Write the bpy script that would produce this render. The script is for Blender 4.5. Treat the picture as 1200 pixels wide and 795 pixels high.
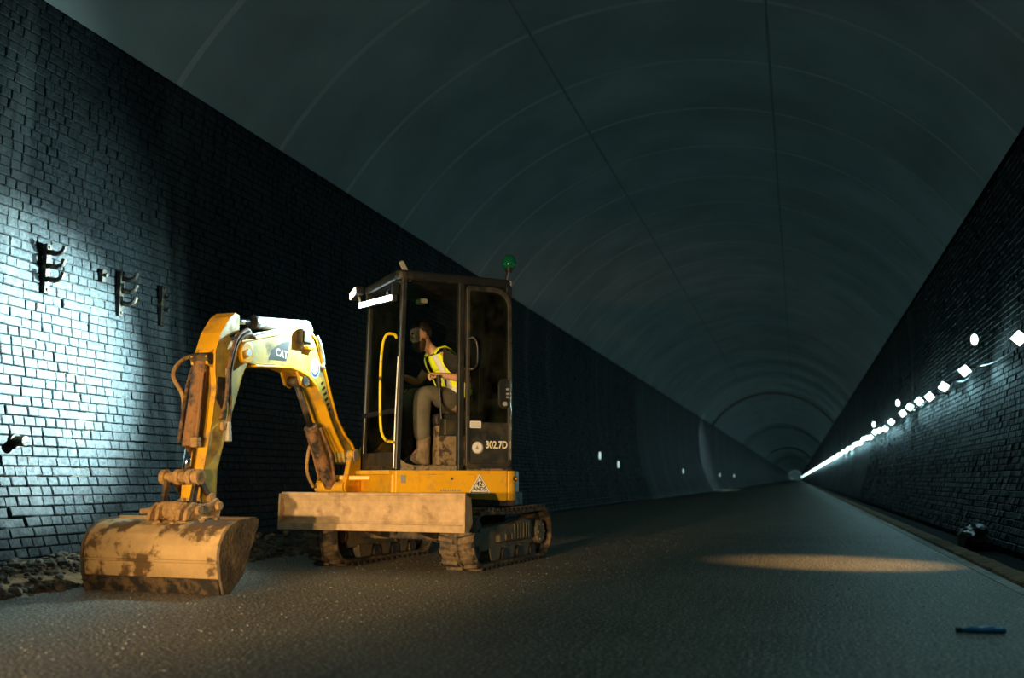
import bpy, bmesh, math, random
import numpy as np
from mathutils import Matrix, Vector, noise

for o in list(bpy.data.objects): bpy.data.objects.remove(o, do_unlink=True)
SC = bpy.context.scene
COL = SC.collection
random.seed(7); RNG = np.random.default_rng(7)
PI = math.pi
R = math.radians

# ------------------------------------------------------------------ camera, world, lights, exposure
# X across the tunnel, Y along it (away from the camera), Z up; the road surface is z = 0.
F_PX, H_CAM = 1167.0, 0.73
PITCH = math.atan(164.5 / F_PX)
YAW = math.atan(335 / math.hypot(F_PX, 164.5))
cam_d = bpy.data.cameras.new('camera'); cam = bpy.data.objects.new('camera', cam_d); COL.objects.link(cam)
cam.location = (0, 0, H_CAM); cam.rotation_euler = (PI / 2 + PITCH, 0, YAW)
cam_d.sensor_width = 36; cam_d.lens = 36 * F_PX / 1200; cam_d.clip_end = 1500; cam_d.clip_start = .05
cam_d.dof.use_dof = True; cam_d.dof.focus_distance = 8.2; cam_d.dof.aperture_fstop = 1.4; cam_d.dof.aperture_blades = 7
SC.camera = cam

SC.view_settings.view_transform = 'Standard'; SC.view_settings.look = 'None'
SC.view_settings.gamma = 1.0; SC.view_settings.use_curve_mapping = False
SC.view_settings.exposure = 0.0

world = bpy.data.worlds.new('world'); SC.world = world; world.use_nodes = True
world.node_tree.nodes['Background'].inputs[0].default_value = (.25, .55, .65, 1)
world.node_tree.nodes['Background'].inputs[1].default_value = .01

def light(name, kind, loc, energy, col, aim=None, **kw):
    d = bpy.data.lights.new(name, kind); d.energy = energy; d.color = col
    for k, v in kw.items(): setattr(d, k, v)
    o = bpy.data.objects.new(name, d); COL.objects.link(o); o.location = loc
    if aim is not None:
        o.rotation_euler = (Vector(aim) - Vector(loc)).to_track_quat('-Z', 'Y').to_euler()
    return o

COLD = (.40, .86, .97); WARM = (1.0, .66, .31)
# assumed headlamps of an unseen vehicle behind the camera light the machine from the front
light('assumed_headlamp_beam', 'SPOT', (-3.25, -2.6, .74), 3400, WARM, (-3.30, 7.6, 1.02), spot_size=R(26), spot_blend=1.0, shadow_soft_size=.08)
light('assumed_headlamp_beam', 'SPOT', (-1.85, -2.6, .74), 2450, WARM, (-3.05, 7.6, 1.12), spot_size=R(25), spot_blend=1.0, shadow_soft_size=.08)
# assumed, unseen warm lamp high on the right-hand wall, throwing a pool on the road
light('assumed_wall_lamp_beam', 'SPOT', (2.35, 8.6, 3.4), 700, (1.0, .62, .26), (.38, 9.4, 0), spot_size=R(29), spot_blend=1.0, shadow_soft_size=.05)
# unseen spot light added to brighten a patch of the far left wall
light('wall_patch_fill', 'SPOT', (-1.7, 62, 6.2), 5200, (.6, .93, 1.0), (-6.0, 69, 1.7), spot_size=R(36), spot_blend=.6, shadow_soft_size=.4)

# unseen fill light added to brighten the closed far end
light('end_wall_fill', 'POINT', (-1.66, 785, 3.0), 500, (.5, .9, 1.0), shadow_soft_size=.5)

# ------------------------------------------------------------------ materials
def mat(name, col, rough=.6, metal=0., var=0., scale=6., bump=0., bscale=40., dirt=None, dirt_amt=.5, dirt_scale=4., dirt_sharp=.12, spec=.5, emit=None, estr=0.):
    m = bpy.data.materials.new(name); m.use_nodes = True
    nt = m.node_tree; N = nt.nodes; L = nt.links; b = N['Principled BSDF']
    b.inputs['Roughness'].default_value = rough; b.inputs['Metallic'].default_value = metal
    b.inputs['Specular IOR Level'].default_value = spec
    c4 = (*col, 1); b.inputs['Base Color'].default_value = c4
    tc = N.new('ShaderNodeTexCoord')
    src = None
    if var:
        n = N.new('ShaderNodeTexNoise'); n.inputs['Scale'].default_value = scale; n.inputs['Detail'].default_value = 6
        L.new(tc.outputs['Object'], n.inputs['Vector'])
        r = N.new('ShaderNodeValToRGB'); r.color_ramp.elements[0].position = .3; r.color_ramp.elements[1].position = .72
        r.color_ramp.elements[0].color = (*[c * (1 - var) for c in col], 1); r.color_ramp.elements[1].color = (*[min(1, c * (1 + var)) for c in col], 1)
        L.new(n.outputs['Fac'], r.inputs['Fac']); src = r.outputs['Color']
    if dirt:
        n2 = N.new('ShaderNodeTexNoise'); n2.inputs['Scale'].default_value = dirt_scale; n2.inputs['Detail'].default_value = 8; n2.inputs['Roughness'].default_value = .62
        L.new(tc.outputs['Object'], n2.inputs['Vector'])
        r2 = N.new('ShaderNodeValToRGB'); p = 1 - dirt_amt
        r2.color_ramp.elements[0].position = max(0, .25 + .5 * p - dirt_sharp / 2); r2.color_ramp.elements[1].position = min(1, .25 + .5 * p + dirt_sharp / 2)
        L.new(n2.outputs['Fac'], r2.inputs['Fac'])
        mx = N.new('ShaderNodeMix'); mx.data_type = 'RGBA'
        L.new(r2.outputs['Color'], mx.inputs['Factor']); mx.inputs['B'].default_value = (*dirt, 1)
        if src: L.new(src, mx.inputs['A'])
        else: mx.inputs['A'].default_value = c4
        src = mx.outputs['Result']
        rr = N.new('ShaderNodeMapRange'); rr.inputs['To Min'].default_value = rough; rr.inputs['To Max'].default_value = .85
        L.new(r2.outputs['Color'], rr.inputs['Value']); L.new(rr.outputs['Result'], b.inputs['Roughness'])
    if src: L.new(src, b.inputs['Base Color'])
    if bump:
        n3 = N.new('ShaderNodeTexNoise'); n3.inputs['Scale'].default_value = bscale; n3.inputs['Detail'].default_value = 5
        L.new(tc.outputs['Object'], n3.inputs['Vector'])
        bp = N.new('ShaderNodeBump'); bp.inputs['Strength'].default_value = bump; bp.inputs['Distance'].default_value = .02
        L.new(n3.outputs['Fac'], bp.inputs['Height']); L.new(bp.outputs['Normal'], b.inputs['Normal'])
    if emit:
        b.inputs['Emission Color'].default_value = (*emit, 1); b.inputs['Emission Strength'].default_value = estr
    return m

MUD = (.26, .16, .075)
M = {}
M['yellow'] = mat('yellow_paint', (.78, .40, .012), .38, var=.12, scale=5, dirt=(.30, .19, .07), dirt_amt=.30, dirt_scale=7, dirt_sharp=.2, bump=.06)
M['yellow_panel'] = mat('yellow_panel_paint', (.80, .42, .012), .42, var=.08, scale=3, dirt=(.42, .25, .07), dirt_amt=.22, dirt_scale=9, dirt_sharp=.2)
M['yellow_dull'] = mat('dusty_yellow_paint', (.60, .40, .06), .5, var=.15, scale=4, dirt=(.22, .17, .08), dirt_amt=.42, dirt_scale=6, dirt_sharp=.2)
M['mudsteel'] = mat('mud_coated_steel', (.50, .335, .15), .8, var=.22, scale=5, dirt=(.13, .075, .03), dirt_amt=.42, dirt_scale=3.2, dirt_sharp=.05, bump=.4, bscale=30)
M['blade'] = mat('dusty_blade_steel', (.52, .36, .20), .75, var=.2, scale=14, dirt=(.26, .16, .08), dirt_amt=.24, dirt_scale=4, dirt_sharp=.1, bump=.25, bscale=60)
M['sidesteel'] = mat('dark_side_steel', (.10, .075, .05), .8, var=.35, scale=8, dirt=(.26, .18, .09), dirt_amt=.34, dirt_scale=7, dirt_sharp=.2, bump=.5)  # dark brown-grey bucket side plates with lighter brown patches
M['mudclod'] = mat('clotted_mud', (.42, .25, .10), .9, var=.35, scale=20, bump=.8, bscale=45)
M['darksteel'] = mat('greasy_dark_steel', (.035, .032, .03), .5, metal=.2, var=.3, scale=9, dirt=(.16, .10, .05), dirt_amt=.4, dirt_scale=11, dirt_sharp=.15, bump=.3)
M['cyl_mud'] = mat('muddy_cylinder', (.05, .045, .04), .5, var=.3, scale=9, dirt=(.30, .15, .06), dirt_amt=.56, dirt_scale=9, dirt_sharp=.15, bump=.5, bscale=50)
M['silver'] = mat('worn_silver_barrel', (.62, .64, .62), .38, metal=.5, var=.15, scale=10, dirt=(.2, .17, .12), dirt_amt=.25, dirt_scale=8)
M['chrome'] = mat('chrome_rod', (.75, .77, .78), .14, metal=1.0)
M['black'] = mat('black_cab_paint', (.014, .015, .015), .34, var=.3, scale=6, dirt=(.05, .038, .022), dirt_amt=.2, dirt_scale=8, dirt_sharp=.3)
M['blackdusty'] = mat('dusty_black_panel', (.018, .02, .019), .42, var=.3, scale=6, dirt=(.07, .052, .028), dirt_amt=.3, dirt_scale=10, dirt_sharp=.35)
M['rubber'] = mat('muddy_track_rubber', (.035, .032, .028), .8, var=.3, scale=8, dirt=(.24, .16, .08), dirt_amt=.47, dirt_scale=9, dirt_sharp=.2, bump=.5)
M['lug'] = mat('muddy_track_lug', (.06, .05, .04), .8, var=.3, scale=8, dirt=(.22, .15, .08), dirt_amt=.40, dirt_scale=14, dirt_sharp=.2, bump=.5)
M['trackframe'] = mat('dusty_grey_track_frame', (.15, .14, .11), .75, var=.3, scale=9, dirt=(.30, .21, .11), dirt_amt=.42, dirt_scale=8, dirt_sharp=.25, bump=.4)
M['hose'] = mat('rubber_hose', (.05, .035, .025), .6, dirt=(.20, .11, .05), dirt_amt=.5, dirt_scale=20)
M['seat'] = mat('black_seat_vinyl', (.02, .02, .02), .6, var=.3, scale=12, bump=.2)
M['cabmud'] = mat('dusty_cab_floor', (.26, .19, .11), .85, var=.35, scale=14, dirt=(.05, .04, .03), dirt_amt=.42, dirt_scale=14, dirt_sharp=.1, bump=.5)
M['white'] = mat('white_sticker', (.75, .73, .70), .5, var=.06, scale=30)
M['ink'] = mat('black_print', (.02, .02, .02), .5)
M['inkgrey'] = mat('grey_print', (.30, .29, .27), .5)
M['blueink'] = mat('blue_print', (.03, .10, .22), .5)
M['cream'] = mat('cream_lettering', (.80, .76, .62), .5)
M['railyellow'] = mat('worn_yellow_rail', (.85, .62, .015), .45, dirt=(.08, .07, .03), dirt_amt=.3, dirt_scale=16, dirt_sharp=.05)
M['greenlens'] = mat('green_beacon_dome', (.004, .11, .05), .12, spec=.8, emit=(.0, .5, .18), estr=.015)
M['amber'] = mat('amber_reflector', (.75, .28, .02), .25)
M['led'] = mat('lit_led_strip', (.9, .95, 1), .4, emit=(.72, .97, 1.0), estr=22)
M['warmlens'] = mat('lit_warm_lens', (1, .9, .8), .4, emit=(1.0, .70, .48), estr=3.5)
M['dimlens'] = mat('unlit_work_lamp_lens', (.13, .11, .09), .18)
M['lamp'] = mat('lit_lamp_lens', (.9, .95, .95), .4, emit=(.74, 1.0, .96), estr=9)
M['smalllamp'] = mat('lit_marker_lens', (.9, .95, .95), .4, emit=(.66, 1.0, .95), estr=.8)
M['lamphouse'] = mat('grey_lamp_housing', (.10, .09, .07), .6, dirt=(.2, .14, .07), dirt_amt=.4)
M['cable'] = mat('black_cable', (.012, .012, .012), .5)
M['rust'] = mat('rusty_iron_bracket', (.022, .016, .011), .65, metal=.2, var=.4, scale=20, dirt=(.32, .22, .08), dirt_amt=.24, dirt_scale=16, dirt_sharp=.15, bump=.5)
M['steelplate'] = mat('pale_steel_plate', (.42, .40, .34), .5, metal=.3, var=.15, scale=20)
M['skin'] = mat('skin', (.50, .27, .16), .55, var=.06, scale=10)
M['hair'] = mat('dark_brown_hair', (.022, .014, .009), .6, var=.4, scale=40, bump=.4, bscale=90)
M['beard'] = mat('brown_beard', (.07, .035, .018), .7, var=.4, scale=60, bump=.5, bscale=120)
M['tee'] = mat('black_cotton', (.011, .011, .012), .85, var=.3, scale=12)
M['hivis'] = mat('fluorescent_yellow_cloth', (.72, .83, .015), .75, var=.08, scale=8, bump=.15, bscale=25)
M['silverband'] = mat('silver_reflective_band', (.66, .66, .64), .4)
M['trouser'] = mat('khaki_grey_work_trousers', (.115, .105, .075), .85, var=.25, scale=9, bump=.25, bscale=22)
M['boot'] = mat('muddy_work_boot', (.22, .16, .10), .85, var=.35, scale=16, bump=.4)
M['redtag'] = mat('red_patch', (.5, .03, .02), .6)
M['bluepl'] = mat('blue_plastic', (.02, .22, .46), .4, var=.25, scale=30, bump=.3)
M['stone'] = mat('grey_brown_stone', (.17, .135, .095), .85, var=.45, scale=9, bump=.3)
M['rock'] = mat('damp_dark_rock', (.05, .05, .046), .35, var=.5, scale=9, bump=.9, bscale=14)

def glass(name, tint, gl=.28):
    m = bpy.data.materials.new(name); m.use_nodes = True; nt = m.node_tree; N = nt.nodes; L = nt.links
    N.remove(N['Principled BSDF']); out = N['Material Output']
    t = N.new('ShaderNodeBsdfTransparent'); t.inputs[0].default_value = (*tint, 1)
    g = N.new('ShaderNodeBsdfGlossy'); g.inputs['Roughness'].default_value = .06; g.inputs[0].default_value = (.9, .95, .95, 1)
    d = N.new('ShaderNodeBsdfDiffuse'); d.inputs[0].default_value = (.16, .17, .13, 1)
    nz = N.new('ShaderNodeTexNoise'); nz.inputs['Scale'].default_value = 7; nz.inputs['Detail'].default_value = 6
    tc = N.new('ShaderNodeTexCoord'); L.new(tc.outputs['Object'], nz.inputs['Vector'])
    mr = N.new('ShaderNodeMapRange'); mr.inputs['From Min'].default_value = .35; mr.inputs['From Max'].default_value = .8; mr.inputs['To Max'].default_value = .07
    L.new(nz.outputs['Fac'], mr.inputs['Value'])
    fr = N.new('ShaderNodeLayerWeight'); fr.inputs[0].default_value = gl
    a = N.new('ShaderNodeMixShader'); L.new(mr.outputs['Result'], a.inputs[0]); L.new(t.outputs[0], a.inputs[1]); L.new(d.outputs[0], a.inputs[2])
    b = N.new('ShaderNodeMixShader'); L.new(fr.outputs['Fresnel'], b.inputs[0]); L.new(a.outputs[0], b.inputs[1]); L.new(g.outputs[0], b.inputs[2])
    L.new(b.outputs[0], out.inputs[0]); return m
M['glass'] = glass('dusty_tinted_glass', (.62, .70, .66))

def brick_mat(name, textured=False):
    m = bpy.data.materials.new(name); m.use_nodes = True; nt = m.node_tree; N = nt.nodes; L = nt.links; b = N['Principled BSDF']
    geo = N.new('ShaderNodeNewGeometry'); oi = N.new('ShaderNodeObjectInfo'); tc = N.new('ShaderNodeTexCoord')
    add = N.new('ShaderNodeMath'); add.operation = 'ADD'; fr = N.new('ShaderNodeMath'); fr.operation = 'FRACT'
    L.new(geo.outputs['Random Per Island'], add.inputs[0]); L.new(oi.outputs['Random'], add.inputs[1]); L.new(add.outputs[0], fr.inputs[0])
    r = N.new('ShaderNodeValToRGB'); cr = r.color_ramp
    cols = [(0, (.006, .0085, .0095)), (.25, (.011, .015, .017)), (.55, (.020, .027, .029)), (.8, (.036, .046, .049)), (.94, (.08, .097, .097)), (.982, (.11, .04, .016))]
    while len(cr.elements) < len(cols): cr.elements.new(.5)
    for e, (p, c) in zip(cr.elements, cols): e.position = p; e.color = (*c, 1)
    n = N.new('ShaderNodeTexNoise'); n.inputs['Scale'].default_value = 1.1; n.inputs['Detail'].default_value = 8; L.new(geo.outputs['Position'], n.inputs['Vector'])
    rr = N.new('ShaderNodeMapRange'); rr.inputs['From Min'].default_value = .3; rr.inputs['From Max'].default_value = .7; rr.inputs['To Min'].default_value = .45; rr.inputs['To Max'].default_value = 1.25
    L.new(n.outputs['Fac'], rr.inputs['Value'])
    mul = N.new('ShaderNodeMix'); mul.data_type = 'RGBA'; mul.blend_type = 'MULTIPLY'; mul.inputs['Factor'].default_value = 1
    src = r.outputs['Color']
    n2 = N.new('ShaderNodeTexNoise'); n2.inputs['Scale'].default_value = 19; n2.inputs['Detail'].default_value = 6; L.new(geo.outputs['Position'], n2.inputs['Vector'])
    if textured:
        sep = N.new('ShaderNodeSeparateXYZ'); L.new(geo.outputs['Position'], sep.inputs[0]); cmb = N.new('ShaderNodeCombineXYZ')
        L.new(sep.outputs['Y'], cmb.inputs['X']); L.new(sep.outputs['Z'], cmb.inputs['Y'])
        br = N.new('ShaderNodeTexBrick'); br.inputs['Scale'].default_value = 1; br.inputs['Mortar Size'].default_value = .006; br.inputs['Brick Width'].default_value = .175; br.inputs['Row Height'].default_value = .083
        br.inputs['Color1'].default_value = (.010, .012, .0125, 1); br.inputs['Color2'].default_value = (.030, .034, .034, 1); br.inputs['Mortar'].default_value = (.008, .008, .008, 1)
        L.new(cmb.outputs[0], br.inputs['Vector']); src = br.outputs['Color']
    L.new(src, mul.inputs['A']); L.new(rr.outputs['Result'], mul.inputs['B']); L.new(mul.outputs['Result'], b.inputs['Base Color'])
    ng = N.new('ShaderNodeTexNoise'); ng.inputs['Scale'].default_value = 45; ng.inputs['Detail'].default_value = 4; L.new(geo.outputs['Position'], ng.inputs['Vector'])
    gr_ = N.new('ShaderNodeMapRange'); gr_.inputs['From Min'].default_value = .35; gr_.inputs['From Max'].default_value = .68; gr_.inputs['To Min'].default_value = .35; gr_.inputs['To Max'].default_value = 1.8; L.new(ng.outputs['Fac'], gr_.inputs['Value'])
    mg = N.new('ShaderNodeMix'); mg.data_type = 'RGBA'; mg.blend_type = 'MULTIPLY'; mg.inputs['Factor'].default_value = 1; L.new(mul.outputs['Result'], mg.inputs['A']); L.new(gr_.outputs['Result'], mg.inputs['B']); mul = mg
    # pale streaks down the face: lamplight on the wall painted into the colour
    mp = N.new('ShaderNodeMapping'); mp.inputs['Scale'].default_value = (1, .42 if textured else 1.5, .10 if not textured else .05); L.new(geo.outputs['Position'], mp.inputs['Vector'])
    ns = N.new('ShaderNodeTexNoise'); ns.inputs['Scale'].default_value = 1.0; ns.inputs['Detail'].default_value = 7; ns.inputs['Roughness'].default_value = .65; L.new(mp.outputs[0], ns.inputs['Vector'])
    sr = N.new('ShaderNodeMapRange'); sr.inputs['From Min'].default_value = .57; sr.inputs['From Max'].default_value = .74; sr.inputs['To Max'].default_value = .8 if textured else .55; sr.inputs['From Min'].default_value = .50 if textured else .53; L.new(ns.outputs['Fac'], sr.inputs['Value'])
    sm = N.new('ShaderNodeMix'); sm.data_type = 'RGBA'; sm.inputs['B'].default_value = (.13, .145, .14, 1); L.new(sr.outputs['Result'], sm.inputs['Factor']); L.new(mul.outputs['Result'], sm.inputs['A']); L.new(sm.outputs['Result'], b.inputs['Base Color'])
    b.inputs['Roughness'].default_value = .42
    r3 = N.new('ShaderNodeMapRange'); r3.inputs['To Min'].default_value = .42; r3.inputs['To Max'].default_value = .85; b.inputs['Specular IOR Level'].default_value = .22; L.new(n2.outputs['Fac'], r3.inputs['Value']); L.new(r3.outputs['Result'], b.inputs['Roughness'])
    bp = N.new('ShaderNodeBump'); bp.inputs['Strength'].default_value = .75; bp.inputs['Distance'].default_value = .014
    hsrc = n2.outputs['Fac']
    if textured:
        hm = N.new('ShaderNodeMath'); hm.operation = 'MULTIPLY_ADD'; hm.inputs[1].default_value = -1.5; L.new(br.outputs['Fac'], hm.inputs[0]); L.new(n2.outputs['Fac'], hm.inputs[2]); hsrc = hm.outputs[0]
    L.new(hsrc, bp.inputs['Height']); L.new(bp.outputs['Normal'], b.inputs['Normal'])
    return m
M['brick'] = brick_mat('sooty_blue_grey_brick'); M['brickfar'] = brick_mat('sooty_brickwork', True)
M['mortar'] = mat('dark_mortar', (.014, .015, .014), .9, var=.4, scale=3, dirt=(.13, .10, .03), dirt_amt=.30, dirt_scale=1.6, dirt_sharp=.2, bump=.5)
M['lining'] = mat('grey_lining_sheet', (.36, .415, .405), .7, var=.2, scale=.7, bump=.05, bscale=3)
M['joint'] = mat('pale_joint_tape', (.53, .545, .51), .6, var=.08, scale=3)
M['seam'] = mat('dark_lining_seam', (.24, .25, .245), .7, var=.2, scale=3)
M['rib'] = mat('dark_concrete_rib', (.32, .335, .325), .8, var=.2, scale=2)
M['verge'] = mat('brown_loose_soil', (.30, .17, .075), .95, var=.45, scale=9, bump=1.0, bscale=30)
M['ditch'] = mat('dark_damp_ground', (.010, .010, .009), .95, spec=.08, var=.4, scale=6, bump=.8, bscale=20)
M['edge'] = mat('pale_dusty_road_edge', (.50, .48, .42), .85, var=.35, scale=6, bump=.3)

def road_mat():
    m = bpy.data.materials.new('dark_gritty_asphalt'); m.use_nodes = True; nt = m.node_tree; N = nt.nodes; L = nt.links; b = N['Principled BSDF']
    tc = N.new('ShaderNodeTexCoord')
    def nz(s, d=6, mp=None):
        n = N.new('ShaderNodeTexNoise'); n.inputs['Scale'].default_value = s; n.inputs['Detail'].default_value = d
        if mp:
            k = N.new('ShaderNodeMapping'); k.inputs['Scale'].default_value = mp; L.new(tc.outputs['Object'], k.inputs['Vector']); L.new(k.outputs[0], n.inputs['Vector'])
        else: L.new(tc.outputs['Object'], n.inputs['Vector'])
        return n
    a = nz(.9, 8); r = N.new('ShaderNodeValToRGB'); r.color_ramp.elements[0].position = .3; r.color_ramp.elements[1].position = .72
    r.color_ramp.elements[0].color = (.115, .10, .072, 1); r.color_ramp.elements[1].color = (.20, .175, .128, 1); L.new(a.outputs['Fac'], r.inputs['Fac'])
    s = nz(58, 2.5); r2 = N.new('ShaderNodeValToRGB'); r2.color_ramp.elements[0].position = .50; r2.color_ramp.elements[1].position = .68; L.new(s.outputs['Fac'], r2.inputs['Fac'])
    mx = N.new('ShaderNodeMix'); mx.data_type = 'RGBA'; mx.inputs['B'].default_value = (.85, .75, .56, 1); L.new(r2.outputs['Color'], mx.inputs['Factor']); L.new(r.outputs['Color'], mx.inputs['A'])
    t = nz(3, 6, (14, .5, 1)); r4 = N.new('ShaderNodeMapRange'); r4.inputs['From Min'].default_value = .35; r4.inputs['From Max'].default_value = .7; r4.inputs['To Min'].default_value = .8; r4.inputs['To Max'].default_value = 1.15; L.new(t.outputs['Fac'], r4.inputs['Value'])
    ml = N.new('ShaderNodeMix'); ml.data_type = 'RGBA'; ml.blend_type = 'MULTIPLY'; ml.inputs['Factor'].default_value = 1; L.new(mx.outputs['Result'], ml.inputs['A']); L.new(r4.outputs['Result'], ml.inputs['B'])
    L.new(ml.outputs['Result'], b.inputs['Base Color']); b.inputs['Roughness'].default_value = .62
    g = nz(55, 4); bp = N.new('ShaderNodeBump'); bp.inputs['Strength'].default_value = .8; bp.inputs['Distance'].default_value = .014; L.new(g.outputs['Fac'], bp.inputs['Height']); L.new(bp.outputs['Normal'], b.inputs['Normal'])
    return m
M['road'] = road_mat()

# ------------------------------------------------------------------ mesh helpers
def tag(o, label=None, cat=None, group=None, kind=None):
    for k, v in (('label', label), ('category', cat), ('group', group), ('kind', kind)):
        if v: o[k] = v
    return o
def empty(name, loc, rz=0):
    o = bpy.data.objects.new(name, None); COL.objects.link(o); o.location = loc; o.rotation_euler = (0, 0, rz); o.empty_display_size = .1
    return o
def link(name, me, parent=None, mtx=None):
    o = bpy.data.objects.new(name, me); COL.objects.link(o)
    if parent: o.parent = parent
    if mtx is not None: o.matrix_local = mtx
    return o
class MB:
    def __init__(s, M_=None): s.v = []; s.f = []; s.M = M_ or Matrix.Identity(4)
    def add(s, vs, fs):
        k = len(s.v); s.v += [tuple(s.M @ Vector(p)) for p in vs]; s.f += [tuple(i + k for i in f) for f in fs]; return s
    def box(s, a, b):
        x0, y0, z0 = [min(p, q) for p, q in zip(a, b)]; x1, y1, z1 = [max(p, q) for p, q in zip(a, b)]
        return s.add([(x0,y0,z0),(x1,y0,z0),(x1,y1,z0),(x0,y1,z0),(x0,y0,z1),(x1,y0,z1),(x1,y1,z1),(x0,y1,z1)],
                     [(0,3,2,1),(4,5,6,7),(0,1,5,4),(1,2,6,5),(2,3,7,6),(3,0,4,7)])
    def prism(s, poly, c0, c1, ax='y'):
        # poly in the plane across axis ax: 'y' -> (x,z); 'z' -> (x,y); 'x' -> (y,z)
        f = {'y': lambda p, c: (p[0], c, p[1]), 'z': lambda p, c: (p[0], p[1], c), 'x': lambda p, c: (c, p[0], p[1])}[ax]
        n = len(poly)
        return s.add([f(p, c0) for p in poly] + [f(p, c1) for p in poly],
                     [tuple(range(n)), tuple(range(2 * n - 1, n - 1, -1))] + [(i, i + n, (i + 1) % n + n, (i + 1) % n) for i in range(n)])
    def ring(s, outer, inner, c0, c1, ax='y'):
        f = {'y': lambda p, c: (p[0], c, p[1]), 'z': lambda p, c: (p[0], p[1], c), 'x': lambda p, c: (c, p[0], p[1])}[ax]
        n = len(outer); vs = [f(p, c) for c in (c0, c1) for q in (outer, inner) for p in q]; fs = []
        for i in range(n):
            j = (i + 1) % n
            fs += [(i, j, n + j, n + i), (2*n + i, 3*n + i, 3*n + j, 2*n + j), (i, 2*n + i, 2*n + j, j), (n + i, n + j, 3*n + j, 3*n + i)]
        return s.add(vs, fs)
    def tube(s, path, r, n=10, caps=True):
        P = [Vector(p) for p in path]; rs = r if isinstance(r, (list, tuple)) else [r] * len(P)
        vs = []; fs = []; u = None
        for i, p in enumerate(P):
            t = (P[min(i + 1, len(P) - 1)] - P[max(i - 1, 0)]).normalized()
            if u is None: u = t.orthogonal().normalized()
            else:
                u = u - t * u.dot(t)
                u = u.normalized() if u.length > 1e-6 else t.orthogonal().normalized()
            w = t.cross(u)
            vs += [p + (u * math.cos(2*PI*k/n) + w * math.sin(2*PI*k/n)) * rs[i] for k in range(n)]
        for i in range(len(P) - 1):
            fs += [(i*n + k, i*n + (k+1) % n, (i+1)*n + (k+1) % n, (i+1)*n + k) for k in range(n)]
        if caps: fs += [tuple(range(n - 1, -1, -1)), tuple(range((len(P)-1)*n, len(P)*n))]
        return s.add(vs, fs)
    def loft(s, secs, n=20, caps=True):
        # secs: (centre, vec_a, vec_b)
        vs = []; fs = []
        for c, a, b in secs:
            c, a, b = Vector(c), Vector(a), Vector(b)
            vs += [c + a * math.cos(2*PI*k/n) + b * math.sin(2*PI*k/n) for k in range(n)]
        for i in range(len(secs) - 1):
            fs += [(i*n + k, i*n + (k+1) % n, (i+1)*n + (k+1) % n, (i+1)*n + k) for k in range(n)]
        if caps: fs += [tuple(range(n - 1, -1, -1)), tuple(range((len(secs)-1)*n, len(secs)*n))]
        return s.add(vs, fs)
    def mesh(s, name, m, smooth=False):
        me = bpy.data.meshes.new(name); me.from_pydata(s.v, [], s.f)
        bm = bmesh.new(); bm.from_mesh(me); bmesh.ops.recalc_face_normals(bm, faces=bm.faces); bm.to_mesh(me); bm.free()
        me.materials.append(m)
        if smooth:
            for p in me.polygons: p.use_smooth = True
        return me
    def build(s, name, m, parent=None, bevel=0., smooth=False, seg=2, label=None):
        o = link(name, s.mesh(name, m, smooth), parent)
        if bevel:
            b = o.modifiers.new('bevel', 'BEVEL'); b.width = bevel; b.segments = seg; b.limit_method = 'ANGLE'; b.angle_limit = R(35); b.harden_normals = False
        if label: o['label'] = label
        return o
def frame(dx, dy, ang):
    return Matrix.Translation((dx, dy, 0)) @ Matrix.Rotation(R(ang), 4, 'Z')
def rrect(x0, x1, z0, z1, r, k=4):
    rs = r if isinstance(r, (list, tuple)) else [r] * 4; pts = []
    for (cx, cz, a0), rr in zip([(x1, z1, 0), (x0, z1, 90), (x0, z0, 180), (x1, z0, 270)], rs):
        sx = -1 if cx == x1 else 1; sz = -1 if cz == z1 else 1
        for i in range(k + 1):
            a = R(a0 + 90 * i / k); pts.append((cx + sx * rr + rr * math.cos(a), cz + sz * rr + rr * math.sin(a)))
    return pts
def circle(cx, cz, r, n=20, a0=0): return [(cx + r * math.cos(2*PI*i/n + a0), cz + r * math.sin(2*PI*i/n + a0)) for i in range(n)]
def smooth_path(pts, k=6):
    P = [Vector(p) for p in pts]; out = []
    for i in range(len(P) - 1):
        p0, p1, p2, p3 = P[max(i-1, 0)], P[i], P[i+1], P[min(i+2, len(P)-1)]
        for j in range(k):
            t = j / k
            out.append(.5 * ((2*p1) + (p2-p0)*t + (2*p0-5*p1+4*p2-p3)*t*t + (3*p1-p0-3*p2+p3)*t**3))
    return out + [P[-1]]
def text_mesh(body, size, m, name, mtx, parent, extrude=.002, label=None):
    cu = bpy.data.curves.new(name, 'FONT'); cu.body = body; cu.size = size; cu.extrude = extrude; cu.align_x = 'CENTER'; cu.align_y = 'CENTER'; cu.offset = size * .022
    t = bpy.data.objects.new(name, cu); COL.objects.link(t)
    me = bpy.data.meshes.new_from_object(t.evaluated_get(bpy.context.evaluated_depsgraph_get())); bpy.data.objects.remove(t)
    me.materials.clear(); me.materials.append(m); me.transform(mtx)
    o = link(name, me, parent)
    if label: o['label'] = label
    return o

# ------------------------------------------------------------------ the tunnel
CX = -1.66                      # tunnel axis
Y0, Y1 = -9.0, 800.0
PROF = [(0, 3.72), (.2, 3.81), (.4, 3.90), (.8, 4.05), (1.4, 4.20), (2.0, 4.30), (2.8, 4.37), (3.6, 4.40), (4.2, 4.39), (4.78, 4.36)]
PZ = np.array([p[0] for p in PROF]); PW = np.array([p[1] for p in PROF])
_z = np.linspace(0, 4.78, 200)
def halfw(z): return np.interp(z, PZ, PW)
ZT = 4.74; RC = 5.21; WL = 4.30   # lining springs here

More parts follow.
